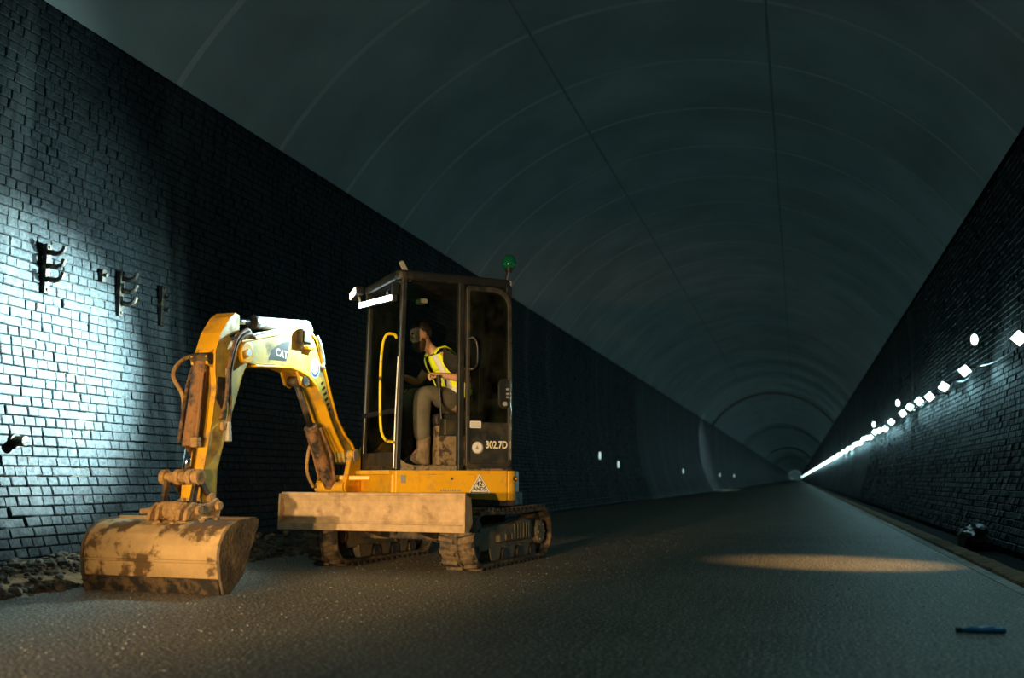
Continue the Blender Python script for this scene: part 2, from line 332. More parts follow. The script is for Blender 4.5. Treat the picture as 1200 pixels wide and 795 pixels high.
def grid_wall(name, side, ys, off, m):
    zs = np.linspace(-.25, 4.95, 40); vs = []; fs = []
    for y in ys:
        for z in zs: vs.append((CX + side * (float(halfw(z)) + off), float(y), float(z)))
    n = len(zs)
    for i in range(len(ys) - 1):
        for j in range(n - 1):
            q = (i*n + j, i*n + j + 1, (i+1)*n + j + 1, (i+1)*n + j); fs.append(q if side < 0 else q[::-1])
    k = len(vs); thick = side * .45
    back = [(v[0] + thick, v[1], v[2]) for v in vs]; vs += back
    fs += [tuple(i + k for i in f[::-1]) for f in fs]
    me = bpy.data.meshes.new(name); me.from_pydata(vs, [], fs); me.materials.append(m)
    for p in me.polygons: p.use_smooth = True
    return link(name, me)

ys_near = [Y0, 2.6, 40.0]; ys_far = [40.0, 80, 160, 280, 500, Y1]
wl = grid_wall('wall_left', -1, ys_near, .012, M['mortar']); tag(wl, kind='structure')
wr = grid_wall('wall_right', 1, ys_near, .012, M['mortar']); tag(wr, kind='structure')
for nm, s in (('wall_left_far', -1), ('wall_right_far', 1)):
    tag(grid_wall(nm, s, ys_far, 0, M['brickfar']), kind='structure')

# bricks: English bond on the curved wall
C_H, JT = .081, .0065
def brick_layout(side, ya, yb):
    out = []; z = .0; course = 0
    arc = np.concatenate([[0], np.cumsum(np.hypot(np.diff(_z), np.diff(halfw(_z))))])
    s = C_H / 2
    while s < arc[-1] - .03:
        zc = float(np.interp(s, arc, _z)); hw = float(halfw(zc)); e = .05
        dz = 2 * e; dw = float(halfw(min(zc + e, 4.78)) - halfw(max(zc - e, 0)))
        ang = math.atan2(dw, dz)
        L0 = .232 if course % 2 == 0 else .116
        y = ya + (0.058 if course % 2 else 0) + random.uniform(-.03, .03)
        while y < yb:
            L_ = L0
            q_ = random.random()
            if L0 > .2: L_ = .116 if q_ < .48 else (.160 if q_ < .58 else .232)
            else: L_ = .20 if q_ < .10 else (.15 if q_ < .26 else .116)
            out.append((y + L_ / 2, zc, hw, ang, L_ - JT)); y += L_
        s += C_H; course += 1
    return out
def brick_shape(l, h, d, ch=.006):
    x, z = l / 2, h / 2
    # local: x along the wall, y into the room (front at y=d), z up
    v = [(-x,0,-z),(x,0,-z),(x,0,z),(-x,0,z),(-x,d-ch,-z),(x,d-ch,-z),(x,d-ch,z),(-x,d-ch,z),
         (-x+ch,d,-z+ch),(x-ch,d,-z+ch),(x-ch,d,z-ch),(-x+ch,d,z-ch)]
    f = [(0,1,5,4),(1,2,6,5),(2,3,7,6),(3,0,4,7),(4,5,9,8),(5,6,10,9),(6,7,11,10),(7,4,8,11),(8,9,10,11)]
    return v, f
def brick_matrix(side, y, zc, hw, ang, jitter):
    out = Vector((-side * math.cos(ang), 0, math.sin(ang) * (1 if side < 0 else 1)))
    # wall surface leans: normal into the room
    up = Vector((side * math.sin(ang), 0, math.cos(ang)))
    nrm = Vector((-side * math.cos(ang), 0, math.sin(ang)))
    x = nrm.cross(up)   # along Y
    Mx = Matrix((x, nrm, up)).transposed().to_4x4()
    Mx.translation = Vector((CX + side * (hw + .014), y, zc)) + nrm * jitter
    return Mx
# a stepped joint where the near stretch of facing stands proud of the next
def step_y(z): return float(np.interp(z, [0, 2.23, 2.72, 3.22, 3.9, 4.33, 4.8], [5.4, 6.42, 6.65, 6.96, 7.12, 7.31, 7.5]))
fwv = Vector((-math.sin(YAW) * math.cos(PITCH), math.cos(YAW) * math.cos(PITCH), math.sin(PITCH))); rtv = Vector((math.cos(YAW), math.sin(YAW), 0)); upv = rtv.cross(fwv)

def lay_bricks(side, wall, ya, yb, n_single):
    rows = brick_layout(side, ya, yb); items = []
    for (y, zc, hw, ang, l) in rows:
        jit = random.gauss(0, .0030)
        if side < 0 and y < step_y(zc) and y > 3: jit += .016
        if random.random() < .02: jit -= .014
        d = Vector((CX + side * hw, y, zc)) - cam.location; dep = d.dot(fwv)
        px = 600 + F_PX * d.dot(rtv) / max(dep, .01); py = 397.5 - F_PX * d.dot(upv) / max(dep, .01)
        vis = dep > 0 and -5 < px < 1205 and -5 < py < 690 and not (110 < px < 300 and py > 600)
        items.append((dep / (l + .2) if vis else 1e9, y, zc, hw, ang, l, jit))
    items.sort(key=lambda t: t[0])
    kinds = {}
    for it in items[:n_single]:
        _, y, zc, hw, ang, l, jit = it
        key = (round(l, 3), random.randrange(3))
        if key not in kinds:
            v, f = brick_shape(l, C_H - JT + random.uniform(-.003, .002), .024)
            v = [(a + random.uniform(-.003, .003), b + (random.uniform(-.002, .002) if i > 7 else 0), c + random.uniform(-.002, .002)) for i, (a, b, c) in enumerate(v)]
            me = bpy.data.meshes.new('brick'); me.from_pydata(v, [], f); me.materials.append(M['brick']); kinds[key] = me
        link('brick', kinds[key], wall, brick_matrix(side, y, zc, hw, ang, jit) @ Matrix.Rotation(random.gauss(0, .014), 4, 'Y') @ Matrix.Rotation(random.gauss(0, .025), 4, 'Z') @ Matrix.Rotation(random.gauss(0, .03), 4, 'X'))
    V = []; Fc = []
    for it in items[n_single:]:
        _, y, zc, hw, ang, l, jit = it
        v, f = brick_shape(l + random.uniform(-.004, .003), C_H - JT + random.uniform(-.004, .002), .024)
        Mx = brick_matrix(side, y, zc, hw, ang, jit) @ Matrix.Rotation(random.gauss(0, .014), 4, 'Y') @ Matrix.Rotation(random.gauss(0, .025), 4, 'Z') @ Matrix.Rotation(random.gauss(0, .03), 4, 'X'); k = len(V)
        V += [tuple(Mx @ Vector(p)) for p in v]; Fc += [tuple(i + k for i in q) for q in f]
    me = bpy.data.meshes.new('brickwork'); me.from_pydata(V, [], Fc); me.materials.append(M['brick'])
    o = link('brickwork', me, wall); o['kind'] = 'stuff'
lay_bricks(-1, wl, 3.2, 39, 300)
lay_bricks(1, wr, 9.5, 39, 0)
# brickwork carries on beyond the laid pieces
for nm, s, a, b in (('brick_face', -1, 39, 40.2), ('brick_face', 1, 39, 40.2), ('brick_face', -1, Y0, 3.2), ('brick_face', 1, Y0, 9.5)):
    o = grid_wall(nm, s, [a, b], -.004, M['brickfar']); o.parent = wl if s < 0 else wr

# lining vault
def arch(r, n=48):
    a = math.asin(WL / RC); return [(CX + r * math.sin(t), 7.0 - RC + r * math.cos(t)) for t in np.linspace(-a, a, n)]
def arch_band(name, m, ya, yb, r_in, r_out, parent=None, caps=True):
    A = arch(r_in); B = arch(r_out); mb = MB()
    mb.prism(A + B[::-1], ya, yb); me = bpy.data.meshes.new(name)
    n = len(A); vs = [(p[0], y, p[1]) for y in (ya, yb) for p in A + B]; fs = []
    for i in range(n - 1):
        fs += [(i, i+1, 2*n+i+1, 2*n+i), (n+i, 3*n+i, 3*n+i+1, n+i+1)] + ([(i, n+i, n+i+1, i+1), (2*n+i, 2*n+i+1, 3*n+i+1, 3*n+i)] if caps else [])
    if caps: fs += [(0, 2*n, 3*n, n), (n-1, 2*n-1, 4*n-1, 3*n-1)]
    me.from_pydata(vs, [], fs); me.materials.append(m)
    for p in me.polygons: p.use_smooth = False
    return link(name, me, parent)
ceil = arch_band('ceiling', M['lining'], Y0, Y1, RC, RC + .4, caps=False); tag(ceil, kind='structure')
for p in ceil.data.polygons: p.use_smooth = True
ym = bpy.data.meshes
for i, y in enumerate([4.3, 6.35, 8.44, 10.55, 12.44, 14.46, 16.5, 18.5, 20.5, 22.5, 24.5, 26.5, 28.5, 31, 34, 37, 41, 45, 50, 56]):
    arch_band('joint_strip', M['joint'], y - .045, y + .045, RC - .002, RC + .004, ceil)
for y, w, p in ((75, 1.2, .10), (118, .8, .06), (205, 3, .14), (290, 3, .12)):
    arch_band('rib', M['rib'], y, y + w, RC - p, RC + .01, ceil)
for xs in (-1.62, 1.50):
    t = math.asin(xs / RC); z = 7.0 - RC + RC * math.cos(t)
    mb = MB(Matrix.Translation((CX + xs, 0, z)) @ Matrix.Rotation(t, 4, 'Y')); mb.box((-.018, Y0 + 1, -.007), (.018, 150, .01)); mb.build('seam_strip', M['seam'], ceil)
# both ends of the tunnel are closed off by darkness: a wall across each
for nm, y, t in (('wall_back', Y0 + .05, -.3), ('wall_end', Y1 - .05, .3)):
    poly = [(CX - 4.6, -.3), (CX + 4.6, -.3), (CX + 4.6, 4.8)] + arch(RC + .2)[::-1] + [(CX - 4.6, 4.8)]
    tag(MB().prism(poly, y, y + t).build(nm, M['lining']), kind='structure')

# floor
def plane(name, x0, x1, ya, yb, z, m, thick=.2):
    return MB().box((x0, ya, z - thick), (x1, yb, z)).build(name, m)
tag(plane('floor', -5.12, 1.42, Y0 + .1, Y1 - .1, 0, M['road']), kind='structure')
tag(plane('ground', CX - 3.9, CX + 3.9, Y0 + .1, Y1 - .1, -.045, M['ditch'], .2), kind='structure')
tag(plane('trim_1', 1.345, 1.435, 2, Y1 - 1, .004, M['edge'], .05), kind='structure')
# loose soil along the right-hand road edge
vs = []; fs = []; ny = 420; nx = 9
for i in range(ny):
    y = 2 + (i / (ny - 1)) ** 1.8 * 150
    for j in range(nx):
        u = j / (nx - 1); x = 1.425 + u * .30
        hgt = .045 * math.sin(PI * u) ** .7 + .02 * noise.noise(Vector((x * 9, y * 5, 1))) * math.sin(PI * u) - .03 * u
        vs.append((x + .03 * noise.noise(Vector((3, y * 2.3, 5))), y, hgt - (.04 if j in (0, nx - 1) else 0)))
for i in range(ny - 1):
    for j in range(nx - 1): fs.append((i*nx+j, i*nx+j+1, (i+1)*nx+j+1, (i+1)*nx+j))
me = bpy.data.meshes.new('verge'); me.from_pydata(vs, [], fs); me.materials.append(M['verge'])
tag(link('verge', me), kind='structure')

# loose stones -------------------------------------------------------
def ico(sub=1):
    bm = bmesh.new(); bmesh.ops.create_icosphere(bm, subdivisions=sub, radius=1); v = np.array([x.co[:] for x in bm.verts]); f = [tuple(w.index for w in q.verts) for q in bm.faces]; bm.free(); return v, f
IV, IF = ico(1)
def stones(name, pts, m):
    V = []; Fc = []
    for (x, y, z, r) in pts:
        q = IV * (1 + RNG.uniform(-.28, .28, (len(IV), 1))) * np.array([r * RNG.uniform(.7, 1.3), r * RNG.uniform(.7, 1.3), r * RNG.uniform(.5, .9)])
        a = RNG.uniform(0, 6.28); c, s = math.cos(a), math.sin(a); q = q @ np.array([[c, -s, 0], [s, c, 0], [0, 0, 1]])
        k = len(V); V += [tuple(p) for p in q + np.array([x, y, z])]; Fc += [tuple(i + k for i in f) for f in IF]
    me = bpy.data.meshes.new(name); me.from_pydata(V, [], Fc); me.materials.append(m); return link(name, me)
def heap_h(x, y):
    u = (x + 5.42) / .68
    if u < 0 or u > 1: return -.03
    return (.17 + .06 * noise.noise(Vector((x * 2, y * 1.3, 0)))) * (1 - u) ** .75 * (1 if y < 9 else max(.25, 1 - (y - 9) * .2))
vs = []; fs = []; nx, ny = 14, 150
for i in range(ny):
    y = 1.5 + i * .1
    for j in range(nx): x = -5.372 + j * .70 / (nx - 1); vs.append((x, y, heap_h(max(x, -5.41), y) + .012 * noise.noise(Vector((x * 14, y * 14, 3)))))
for i in range(ny - 1):
    for j in range(nx - 1): fs.append((i*nx+j, i*nx+j+1, (i+1)*nx+j+1, (i+1)*nx+j))
me = bpy.data.meshes.new('soil_bank'); me.from_pydata(vs, [], fs); me.materials.append(M['verge'])
heap = link('soil_bank', me); tag(heap, 'low bank of brown spoil heaped along the foot of the left brick wall', 'soil', kind='stuff')
pts = []
for i in range(2600):
    y = 2.0 + 13 * random.random(); x = -5.36 + .68 * random.random() ** 1.2
    r = random.choice([.014, .018, .024, .03, .042]) * random.uniform(.8, 1.2); pts.append((x, y, max(heap_h(x, y), 0) + r * .3, r))
g_ = stones('gravel', pts, M['stone']); g_.parent = heap; g_['kind'] = 'stuff'; g_['label'] = 'broken stones strewn over the bank'
pts = []
for i in range(3200):
    y = 2.6 + 12 * random.random() ** 1.4; x = random.uniform(-4.66, 1.33); r = random.uniform(.002, .005)
    if abs(x - .82) < .16 and abs(y - 5.37) < .1: continue
    pts.append((x, y, r * .3, r))
tag(stones('grit', pts, M['edge']), 'fine pale grit scattered across the dark road surface', 'grit', kind='stuff')
# rock against the right wall
v, f = ico(3); V = []
for p in v:
    d = 1 + .35 * noise.noise(Vector(p) * 1.6) + .16 * noise.noise(Vector(p) * 4.2); V.append((p[0] * .17 * d, p[1] * .42 * d, max(p[2] * .19 * d, -.1) + .06))
me = bpy.data.meshes.new('rock'); me.from_pydata([tuple(p) for p in V], [], f); me.materials.append(M['rock'])
o = link('rock', me); o.location = (1.93, 12.6, -.02); tag(o, 'dark damp lump of rock lying at the foot of the right wall', 'rock')
# squashed blue bottle
bt = empty('plastic_bottle', (.80, 5.36, 0), R(12)); tag(bt, 'crushed blue plastic bottle lying on the road near the right edge', 'bottle')
secs = []
for x, a, h in [(-.075, .013, .010), (-.06, .014, .010), (-.045, .026, .013), (-.02, .030, .016), (.02, .033, .013), (.06, .031, .017), (.10, .033, .014), (.125, .031, .015), (.132, .022, .009)]:
    secs.append(((x, .004 * math.sin(x * 60), h + .001), (0, a, 0), (0, 0, h)))
MB().loft(secs, 16).build('body', M['bluepl'], bt, smooth=True)
MB().tube([(-.098, 0, .013), (-.074, 0, .013)], .0125, 12).build('cap', M['ink'], bt, bevel=.002)

# ------------------------------------------------------------------ iron cable brackets on the left wall
def wall_x(z): return CX - float(halfw(z))
def bracket(y, z, n, label, h=.42, arms=True):
    root = empty('cable_bracket', (wall_x(z) + .012, y, z)); tag(root, label, 'bracket', 'iron cable brackets on the left wall')
    MB().box((0, -.03, -h / 2), (.05, .03, h / 2)).build('back_bar', M['rust'], root, bevel=.006)
    for s in (-1, 1): MB().tube([(.045, 0, s * (h / 2 - .03)), (.062, 0, s * (h / 2 - .03))], .014, 6).build('bolt', M['rust'], root)
    if arms:
        for k in range(n):
            zz = h * (.36 - .27 * k)
            MB().tube(smooth_path([(.02, 0, zz), (.10, .01, zz - .025), (.16, .02, zz - .01), (.185, .02, zz + .04)]), [.022] * 13 + [.022, .02, .02, .022, .02, .018], 8).build('hook_arm', M['rust'], root)
    return root
bracket(6.77, 2.47, 3, 'rusty three-hook cable bracket nearest the left edge, in the brightest light')
bracket(7.72, 2.43, 3, 'rusty three-hook cable bracket, middle of the three on the left wall')
b3 = bracket(8.35, 2.42, 2, 'dark narrow cable bracket in shadow, rightmost of the three', .40, False)
for zz in (.1, -.03): MB().tube([(.03, 0, zz), (.09, .01, zz - .02), (.11, .01, zz + .01)], .014, 7).build('hook_arm', M['rust'], b3)
st = empty('iron_stub', (wall_x(2.45) + .01, 7.48, 2.55)); tag(st, 'short rusty iron stub in the wall between the two hooked brackets', 'iron stub')
MB().box((0, -.025, -.06), (.04, .025, .06)).build('plate', M['rust'], st, bevel=.008); MB().tube([(.03, 0, .01), (.07, 0, 0)], .018, 8).build('pin', M['rust'], st)
st = empty('pipe_stub', (wall_x(1.0) + .01, 6.32, 1.02)); tag(st, 'dark pipe stub sticking out low on the left wall at the picture edge', 'pipe')
MB().tube([(-.02, 0, 0), (.10, .0, 0)], .04, 14).build('pipe', M['rust'], st, bevel=.005); MB().tube([(-.01, 0, 0), (.015, 0, 0)], .06, 14).build('flange', M['rust'], st, bevel=.004)

# ------------------------------------------------------------------ lamps along the right wall
lens_me = MB().prism([(0, -.085), (.085, 0), (0, .085), (-.085, 0)], -.034, -.028).mesh('lens', M['lamp'])
oval_me = MB().prism([(.042 * math.cos(t), .072 * math.sin(t)) for t in np.linspace(0, 2*PI, 17)[:-1]], -.034, -.02).mesh('lens', M['lamp'])
house_me = MB().prism([(0, -.105), (.105, 0), (0, .105), (-.105, 0)], -.028, .03).mesh('housing', M['lamphouse'])
ohouse_me = MB().prism([(.055 * math.cos(t), .086 * math.sin(t)) for t in np.linspace(0, 2*PI, 17)[:-1]], -.02, .03).mesh('housing', M['lamphouse'])
arm_me = MB().tube([(0, .02, .0), (.06, .05, .06), (.32, .05, .10)], .012, 6).mesh('bracket_arm', M['lamphouse'])
LAMPS = [11.77, 15.46, 17.6, 19.45, 21.1, 22.85, 24.3]
ords = ['nearest lit square lamp on the right wall, at the picture edge', 'second lit square lamp on the right wall, tilted, with a cable running on', 'third lit square lamp along the right wall', 'fourth lit square lamp along the right wall', 'fifth lit square lamp along the right wall', 'sixth lit square lamp along the right wall', 'seventh lit square lamp along the right wall']
y = 27.2
while y < 780:
    LAMPS.append(y); y += 2.0 * random.uniform(.85, 1.15) * (1 if y < 120 else (2.6 if y < 260 else 4.5))
def lamp(y, z, lens, house, label, group, power, tilt=0., kind='SPOT'):
    xw = CX + float(halfw(z)) - .30
    r = empty('wall_lamp', (xw, y, z)); tag(r, label, 'lamp', group); r.rotation_euler = (0, tilt, R(-8))
    link('housing', house, r); link('lens', lens, r); link('bracket_arm', arm_me, r)
    if power:
        d = bpy.data.lights.new('lamp_light', kind); d.energy = power; d.color = COLD; d.shadow_soft_size = .07
        if kind == 'SPOT': d.spot_size = R(165); d.spot_blend = .4
        lo = bpy.data.objects.new('lamp_light', d); COL.objects.link(lo); lo.parent = r; lo.location = (0, -.10, 0)
        lo.rotation_euler = Vector((-.55, -1, -.15)).to_track_quat('-Z', 'Y').to_euler()
    return r
PWR = 15.5
for i, y in enumerate(LAMPS):
    dz = 2.24 + .03 * math.sin(i * 1.7) if y < 26 else 2.14 + .05 * math.sin(i * 2.1)
    p = PWR if y < 50 else (PWR * (3 if y < 120 else 6) if i % 3 == 0 else 0)
    lab = ords[i] if i < len(ords) else 'small lit lamp in the far dotted line along the right wall'
    lamp(y, dz, lens_me, house_me, lab, 'lamps strung along the right wall', p, R(10) * math.sin(i * 2.3))
for y, z, lab in ((14.7, 2.62, 'lit oval bulkhead lamp set above the square lamps on the right wall'), (25.6, 2.55, 'small lit oval lamp beside the seventh square lamp'), (33.5, 2.45, 'distant lit oval lamp above the far dotted lamp line, lower left of the others')):
    lamp(y, z, oval_me, ohouse_me, lab, 'oval bulkhead lamps on the right wall', 2.0)
for y in (-6.2, -2.6, 1.0, 4.6, 8.2):   # unseen lamps added, assuming the string goes on towards and past the photographer
    lamp(y, 2.24, lens_me, house_me, 'assumed lit square lamp of the right wall nearer than the picture shows', 'assumed lamps on the right wall beside the photographer', PWR * 1.3, 0, 'POINT')
# supply cable sagging from lamp to lamp
pth = []
for a, b in zip(LAMPS[:26], LAMPS[1:27]):
    for k in range(5):
        t = k / 5; pth.append((CX + float(halfw(2.3)) - .13, a + (b - a) * t, 2.33 - .09 * math.sin(PI * t)))
pth = [(CX + float(halfw(2.3)) - .13, 9.2, 2.36)] + pth
cb = MB().tube(pth, .011, 6).build('supply_cable', M['cable']); tag(cb, 'thin black cable strung between the lamps on the right wall', 'cable')
# small lights low on the left wall
mk_b = MB().box((0, -.06, -.13), (.05, .06, .13)).mesh('housing', M['lamphouse']); mk_l = MB().box((.05, -.045, -.105), (.058, .045, .105)).mesh('lens', M['smalllamp'])
for y, z, lab in ((30.3, 1.45, 'small upright wall light on the left wall, nearest behind the excavator'), (33.3, 1.22, 'small wall light just right of the nearest one on the left wall'), (52.9, 1.15, 'lone small wall light on the left wall before the pale patch'), (78, 1.05, 'small wall light just beyond the pale lit patch of left wall'), (96, 1.05, 'second small wall light beyond the pale patch of left wall')):
    r = empty('marker_light', (wall_x(z) + .012, y, z), R(-25)); tag(r, lab, 'lamp', 'small lights on the left wall'); link('housing', mk_b, r); l = link('lens', mk_l, r)
r = empty('marker_light', (-4.2, Y1 - .06, 1.2), R(-90)); r.scale = (3, 3, 3); tag(r, 'tiny farthest light low on the end of the tunnel', 'lamp', 'small lights on the left wall'); link('housing', mk_b, r); link('lens', mk_l, r)

# ------------------------------------------------------------------ the excavator
EX = Vector((-3.2, 8.6, 0))
ex = empty('mini_excavator', EX); tag(ex, 'yellow and black mini excavator with wide muddy bucket, standing in the tunnel', 'excavator')
T = frame(.05, 0, 264.0); U = frame(0, 0, 222); B = frame(-.73, -.415, 266)

# --- undercarriage
RT = .225
def track_loop(off, n=14):
    pts = []
    for i in range(n + 1): a = -PI / 2 + PI * i / n; pts.append((.70 + (RT + off) * math.cos(a), .245 + (RT + off) * math.sin(a)))
    for x in np.linspace(.5, -.5, 9): pts.append((float(x), .245 + RT + off - .012 * math.cos(x * PI)))
    for i in range(n + 1): a = PI / 2 + PI * i / n; pts.append((-.70 + (RT + off) * math.cos(a), .245 + (RT + off) * math.sin(a)))
    for x in np.linspace(-.5, .5, 9): pts.append((float(x), .245 - RT - off))
    return pts
def lug_shape(s):
    mb = MB(); mb.add([(-.030, s*.015, 0), (.022, s*.015, 0), (.052, s*.148, 0), (.0, s*.148, 0), (-.020, s*.02, .024), (.010, s*.02, .024), (.040, s*.143, .024), (.010, s*.143, .024)],
        [(0,3,2,1),(4,5,6,7),(0,1,5,4),(1,2,6,5),(2,3,7,6),(3,0,4,7)])
    return mb.mesh('track_lug', M['lug'])
LUG = {1: lug_shape(1), -1: lug_shape(-1)}
loop_mid = track_loop(0)
seglen = [math.dist(loop_mid[i], loop_mid[(i + 1) % len(loop_mid)]) for i in range(len(loop_mid))]; PER = sum(seglen)
def along(s):
    s %= PER; i = 0
    while s > seglen[i]: s -= seglen[i]; i += 1
    a, b = loop_mid[i], loop_mid[(i + 1) % len(loop_mid)]; t = s / seglen[i]
    tx, tz = (b[0] - a[0]) / seglen[i], (b[1] - a[1]) / seglen[i]
    return a[0] + tx * s, a[1] + tz * s, tx, tz
for side in (1, -1):
    yc = side * .625
    belt = MB(T).ring(track_loop(-.002), track_loop(-.03), yc - .15, yc + .15).build('track', M['rubber'], ex, bevel=.008)
    nl = 42
    for k in range(nl):
        for s in (1, -1):
            x, z, tx, tz = along(PER * (k + (.5 if s < 0 else 0)) / nl)
            m3 = Matrix(((tx, 0, tz), (0, 1, 0), (tz, 0, -tx))).transposed()   # local x = tangent, y = across, z = outward
            nx_, nz_ = tz, -tx
            mt = Matrix(((tx, 0, nx_, x), (0, 1, 0, yc), (tz, 0, nz_, z), (0, 0, 0, 1)))
            link('track_lug', LUG[s], belt, T @ mt)
    # central worn rib of the belt
    o1, i1 = track_loop(.014), track_loop(-.004)
    MB(T).ring(o1, i1, yc - .012, yc + .012).build('belt_rib', M['lug'], belt)
    f0, f1 = yc - .07, yc + .085
    out = yc + side * .075
    MB(T).prism([(-.60, .14), (.62, .14), (.66, .25), (.60, .33), (-.55, .36), (-.62, .28)], yc - .07, yc + .07).build('track_frame', M['trackframe'], belt, bevel=.01)
    cov = MB(T).prism([(-.46, .20), (.28, .20), (.28, .26), (.05, .33), (-.30, .38), (-.46, .36)], out - side * .01, out + side * .035).build('frame_cover', M['trackframe'], belt, bevel=.008)
    for k in range(9):
        x = -.40 + k * .068; MB(T).box((x, out + side * .03, .215), (x + .028, out + side * .048, .265 + .08 * (k < 6))).build('cover_rib', M['trackframe'], belt, bevel=.004)
    for x in (-.36, -.02, .32):
        MB(T).prism([(x - .09, .05), (x + .09, .05), (x + .13, .16), (x - .13, .16)], yc - .085, yc + .085).build('roller_guard', M['trackframe'], belt, bevel=.008)
        MB(T).tube([(x - .19, yc - .1, .085), (x - .19, yc + .1, .085)], .065, 16).build('roller', M['darksteel'], belt, bevel=.006)
    MB(T).tube([(-.70, yc - .06, .245), (-.70, yc + .06, .245)], .17, 24).build('sprocket', M['darksteel'], belt, bevel=.01)
    MB(T).tube([(-.70, out - side * .05, .245), (-.70, out + side * .045, .245)], [.115, .105], 24).build('drive_motor', M['trackframe'], belt, bevel=.01)
    for k in range(6):
        a = k * PI / 3; MB(T).tube([(-.70 + .075 * math.cos(a), out, .245 + .075 * math.sin(a)), (-.70 + .075 * math.cos(a), out + side * .055, .245 + .075 * math.sin(a))], .011, 6).build('bolt', M['trackframe'], belt)
    MB(T).tube([(.70, yc - .06, .245), (.70, yc + .06, .245)], [.185, .185], 24).build('idler', M['darksteel'], belt, bevel=.012)
    MB(T).tube([(.70, yc - .085, .245), (.70, yc + .085, .245)], .06, 16).build('idler_hub', M['trackframe'], belt, bevel=.006)
cf = MB(T).prism([(-.42, -.5), (-.32, -.5), (-.20, -.26), (.30, -.26), (.42, -.5), (.50, -.5), (.50, .5), (.42, .5), (.30, .26), (-.20, .26), (-.32, .5), (-.42, .5)], .22, .40, 'z').build('centre_frame', M['darksteel'], ex, bevel=.012)
MB(T).tube([(0, 0, .38), (0, 0, .54)], .36, 32).build('slew_ring', M['darksteel'], ex, bevel=.01)
# dozer blade
BLW, BZ0, BZ1, BX = .835, .345, .615, 1.14
prof = [(BX + .085, BZ0), (BX + .045, BZ0 + .06), (BX + .03, BZ0 + .14), (BX + .045, BZ0 + .21), (BX + .075, BZ1), (BX + .04, BZ1), (BX + .0, BZ0 + .20), (BX - .01, BZ0 + .12), (BX + .02, BZ0 + .03), (BX + .05, BZ0)]
bl = MB(T).prism(prof, -BLW, BLW).build('dozer_blade', M['blade'], ex, bevel=.006)
MB(T).box((BX + .05, -BLW, BZ0 - .02), (BX + .098, BLW, BZ0 + .035)).build('cutting_edge', M['blade'], bl, bevel=.004)
MB(T).tube([(BX + .058, -BLW, BZ1 - .004), (BX + .058, BLW, BZ1 - .004)], .016, 10).build('top_rim', M['blade'], bl)
for s in (-1, 1): MB(T).prism([(BX + .10, BZ0 - .02), (BX + .095, BZ1), (BX - .02, BZ1 - .03), (BX - .05, BZ0 + .05), (BX + .02, BZ0 - .02)], s * BLW - .008, s * BLW + .008).build('end_plate', M['blade'], bl, bevel=.003)
for s in (-1, 1):
    MB(T).prism([(BX - .0, BZ0 + .02), (BX, BZ0 + .16), (.50, .40), (.36, .36), (.36, .24), (.50, .23)], s * .24 - .035, s * .24 + .035).build('blade_arm', M['darksteel'], ex, bevel=.008)
cyl = MB(T).tube([(.42, 0, .36), (.80, 0, .44)], .04, 14).build('blade_cylinder', M['darksteel'], ex, bevel=.005)
MB(T).tube([(.80, 0, .44), (1.08, 0, .50)], .022, 12).build('piston_rod', M['chrome'], cyl)
for s in (-1, 1): MB(T).tube(smooth_path([(.15, s * .12, .34), (.35, s * .2, .20), (.55, s * .12, .30), (.50, s * .03, .40)]), .013, 8).build('hydraulic_hose', M['hose'], ex, smooth=True)

# --- upper structure
deck = MB(U).prism([(.62, .66), (-.5, .66), (-.72, .40), (-.78, 0), (-.72, -.40), (-.5, -.66), (.4, -.66), (.62, -.40)], .50, .62, 'z').build('turntable_deck', M['darksteel'], ex, bevel=.01)
sp = MB(U).prism([(.60, .60), (-.42, .545), (-.42, .805), (.60, .805)], .665, .70).build('side_panel', M['yellow_panel'], ex, bevel=.008)
MB(U).ring(rrect(-.10 - .02, .40, .60, .775, .02), rrect(-.112, .392, .608, .767, .016), .699, .7025).build('hatch_seam', M['yellow'], sp)
MB(U).tube([(.10, .70, .735), (.10, .706, .735)], .012, 12).build('hatch_lock', M['darksteel'], sp)
MB(U).box((.51, .699, .70), (.555, .703, .765)).build('label_plate', M['inkgrey'], sp)
for k in range(9): MB(U).box((.02 + k * .021, .70, .628), (.034 + k * .021, .7022, .645)).build('print_mark', M['inkgrey'], sp)
rear = []
for a in np.linspace(0, 90, 7): rear.append((-.44 - .10 * math.sin(R(a)), .60 + .10 * math.cos(R(a))))
cwp = [(-.425, .70)] + rear + [(-.66, .44), (-.74, .22), (-.76, 0), (-.74, -.22), (-.66, -.44), (-.54, -.62), (-.425, -.70)]
cw = MB(U).prism(cwp, .545, .805, 'z').build('counterweight', M['yellow_panel'], ex, bevel=.015)
MB(U).tube([(-.495, .695, .735), (-.50, .708, .735)], .022, 16).build('lamp_bezel', M['black'], cw)
MB(U).tube([(-.50, .705, .735), (-.501, .712, .735)], .012, 12).build('amber_reflector', M['amber'], cw)
fp = MB(U).box((.56, -.62, .58), (.62, .66, .80)).build('front_panel', M['yellow_panel'], ex, bevel=.01)
MB(U).prism([(.58, .68), (.58, .30), (.78, .18), (.78, .30), (.66, .70)], .77, .805, 'z').build('front_step', M['yellow_panel'], ex, bevel=.006)
hood = MB(U).prism([(-.76, .80), (-.70, 1.18), (-.30, 1.30), (.30, 1.26), (.50, 1.0), (.52, .80)], -.68, -.27).build('engine_hood', M['yellow_panel'], ex, bevel=.03, seg=3)
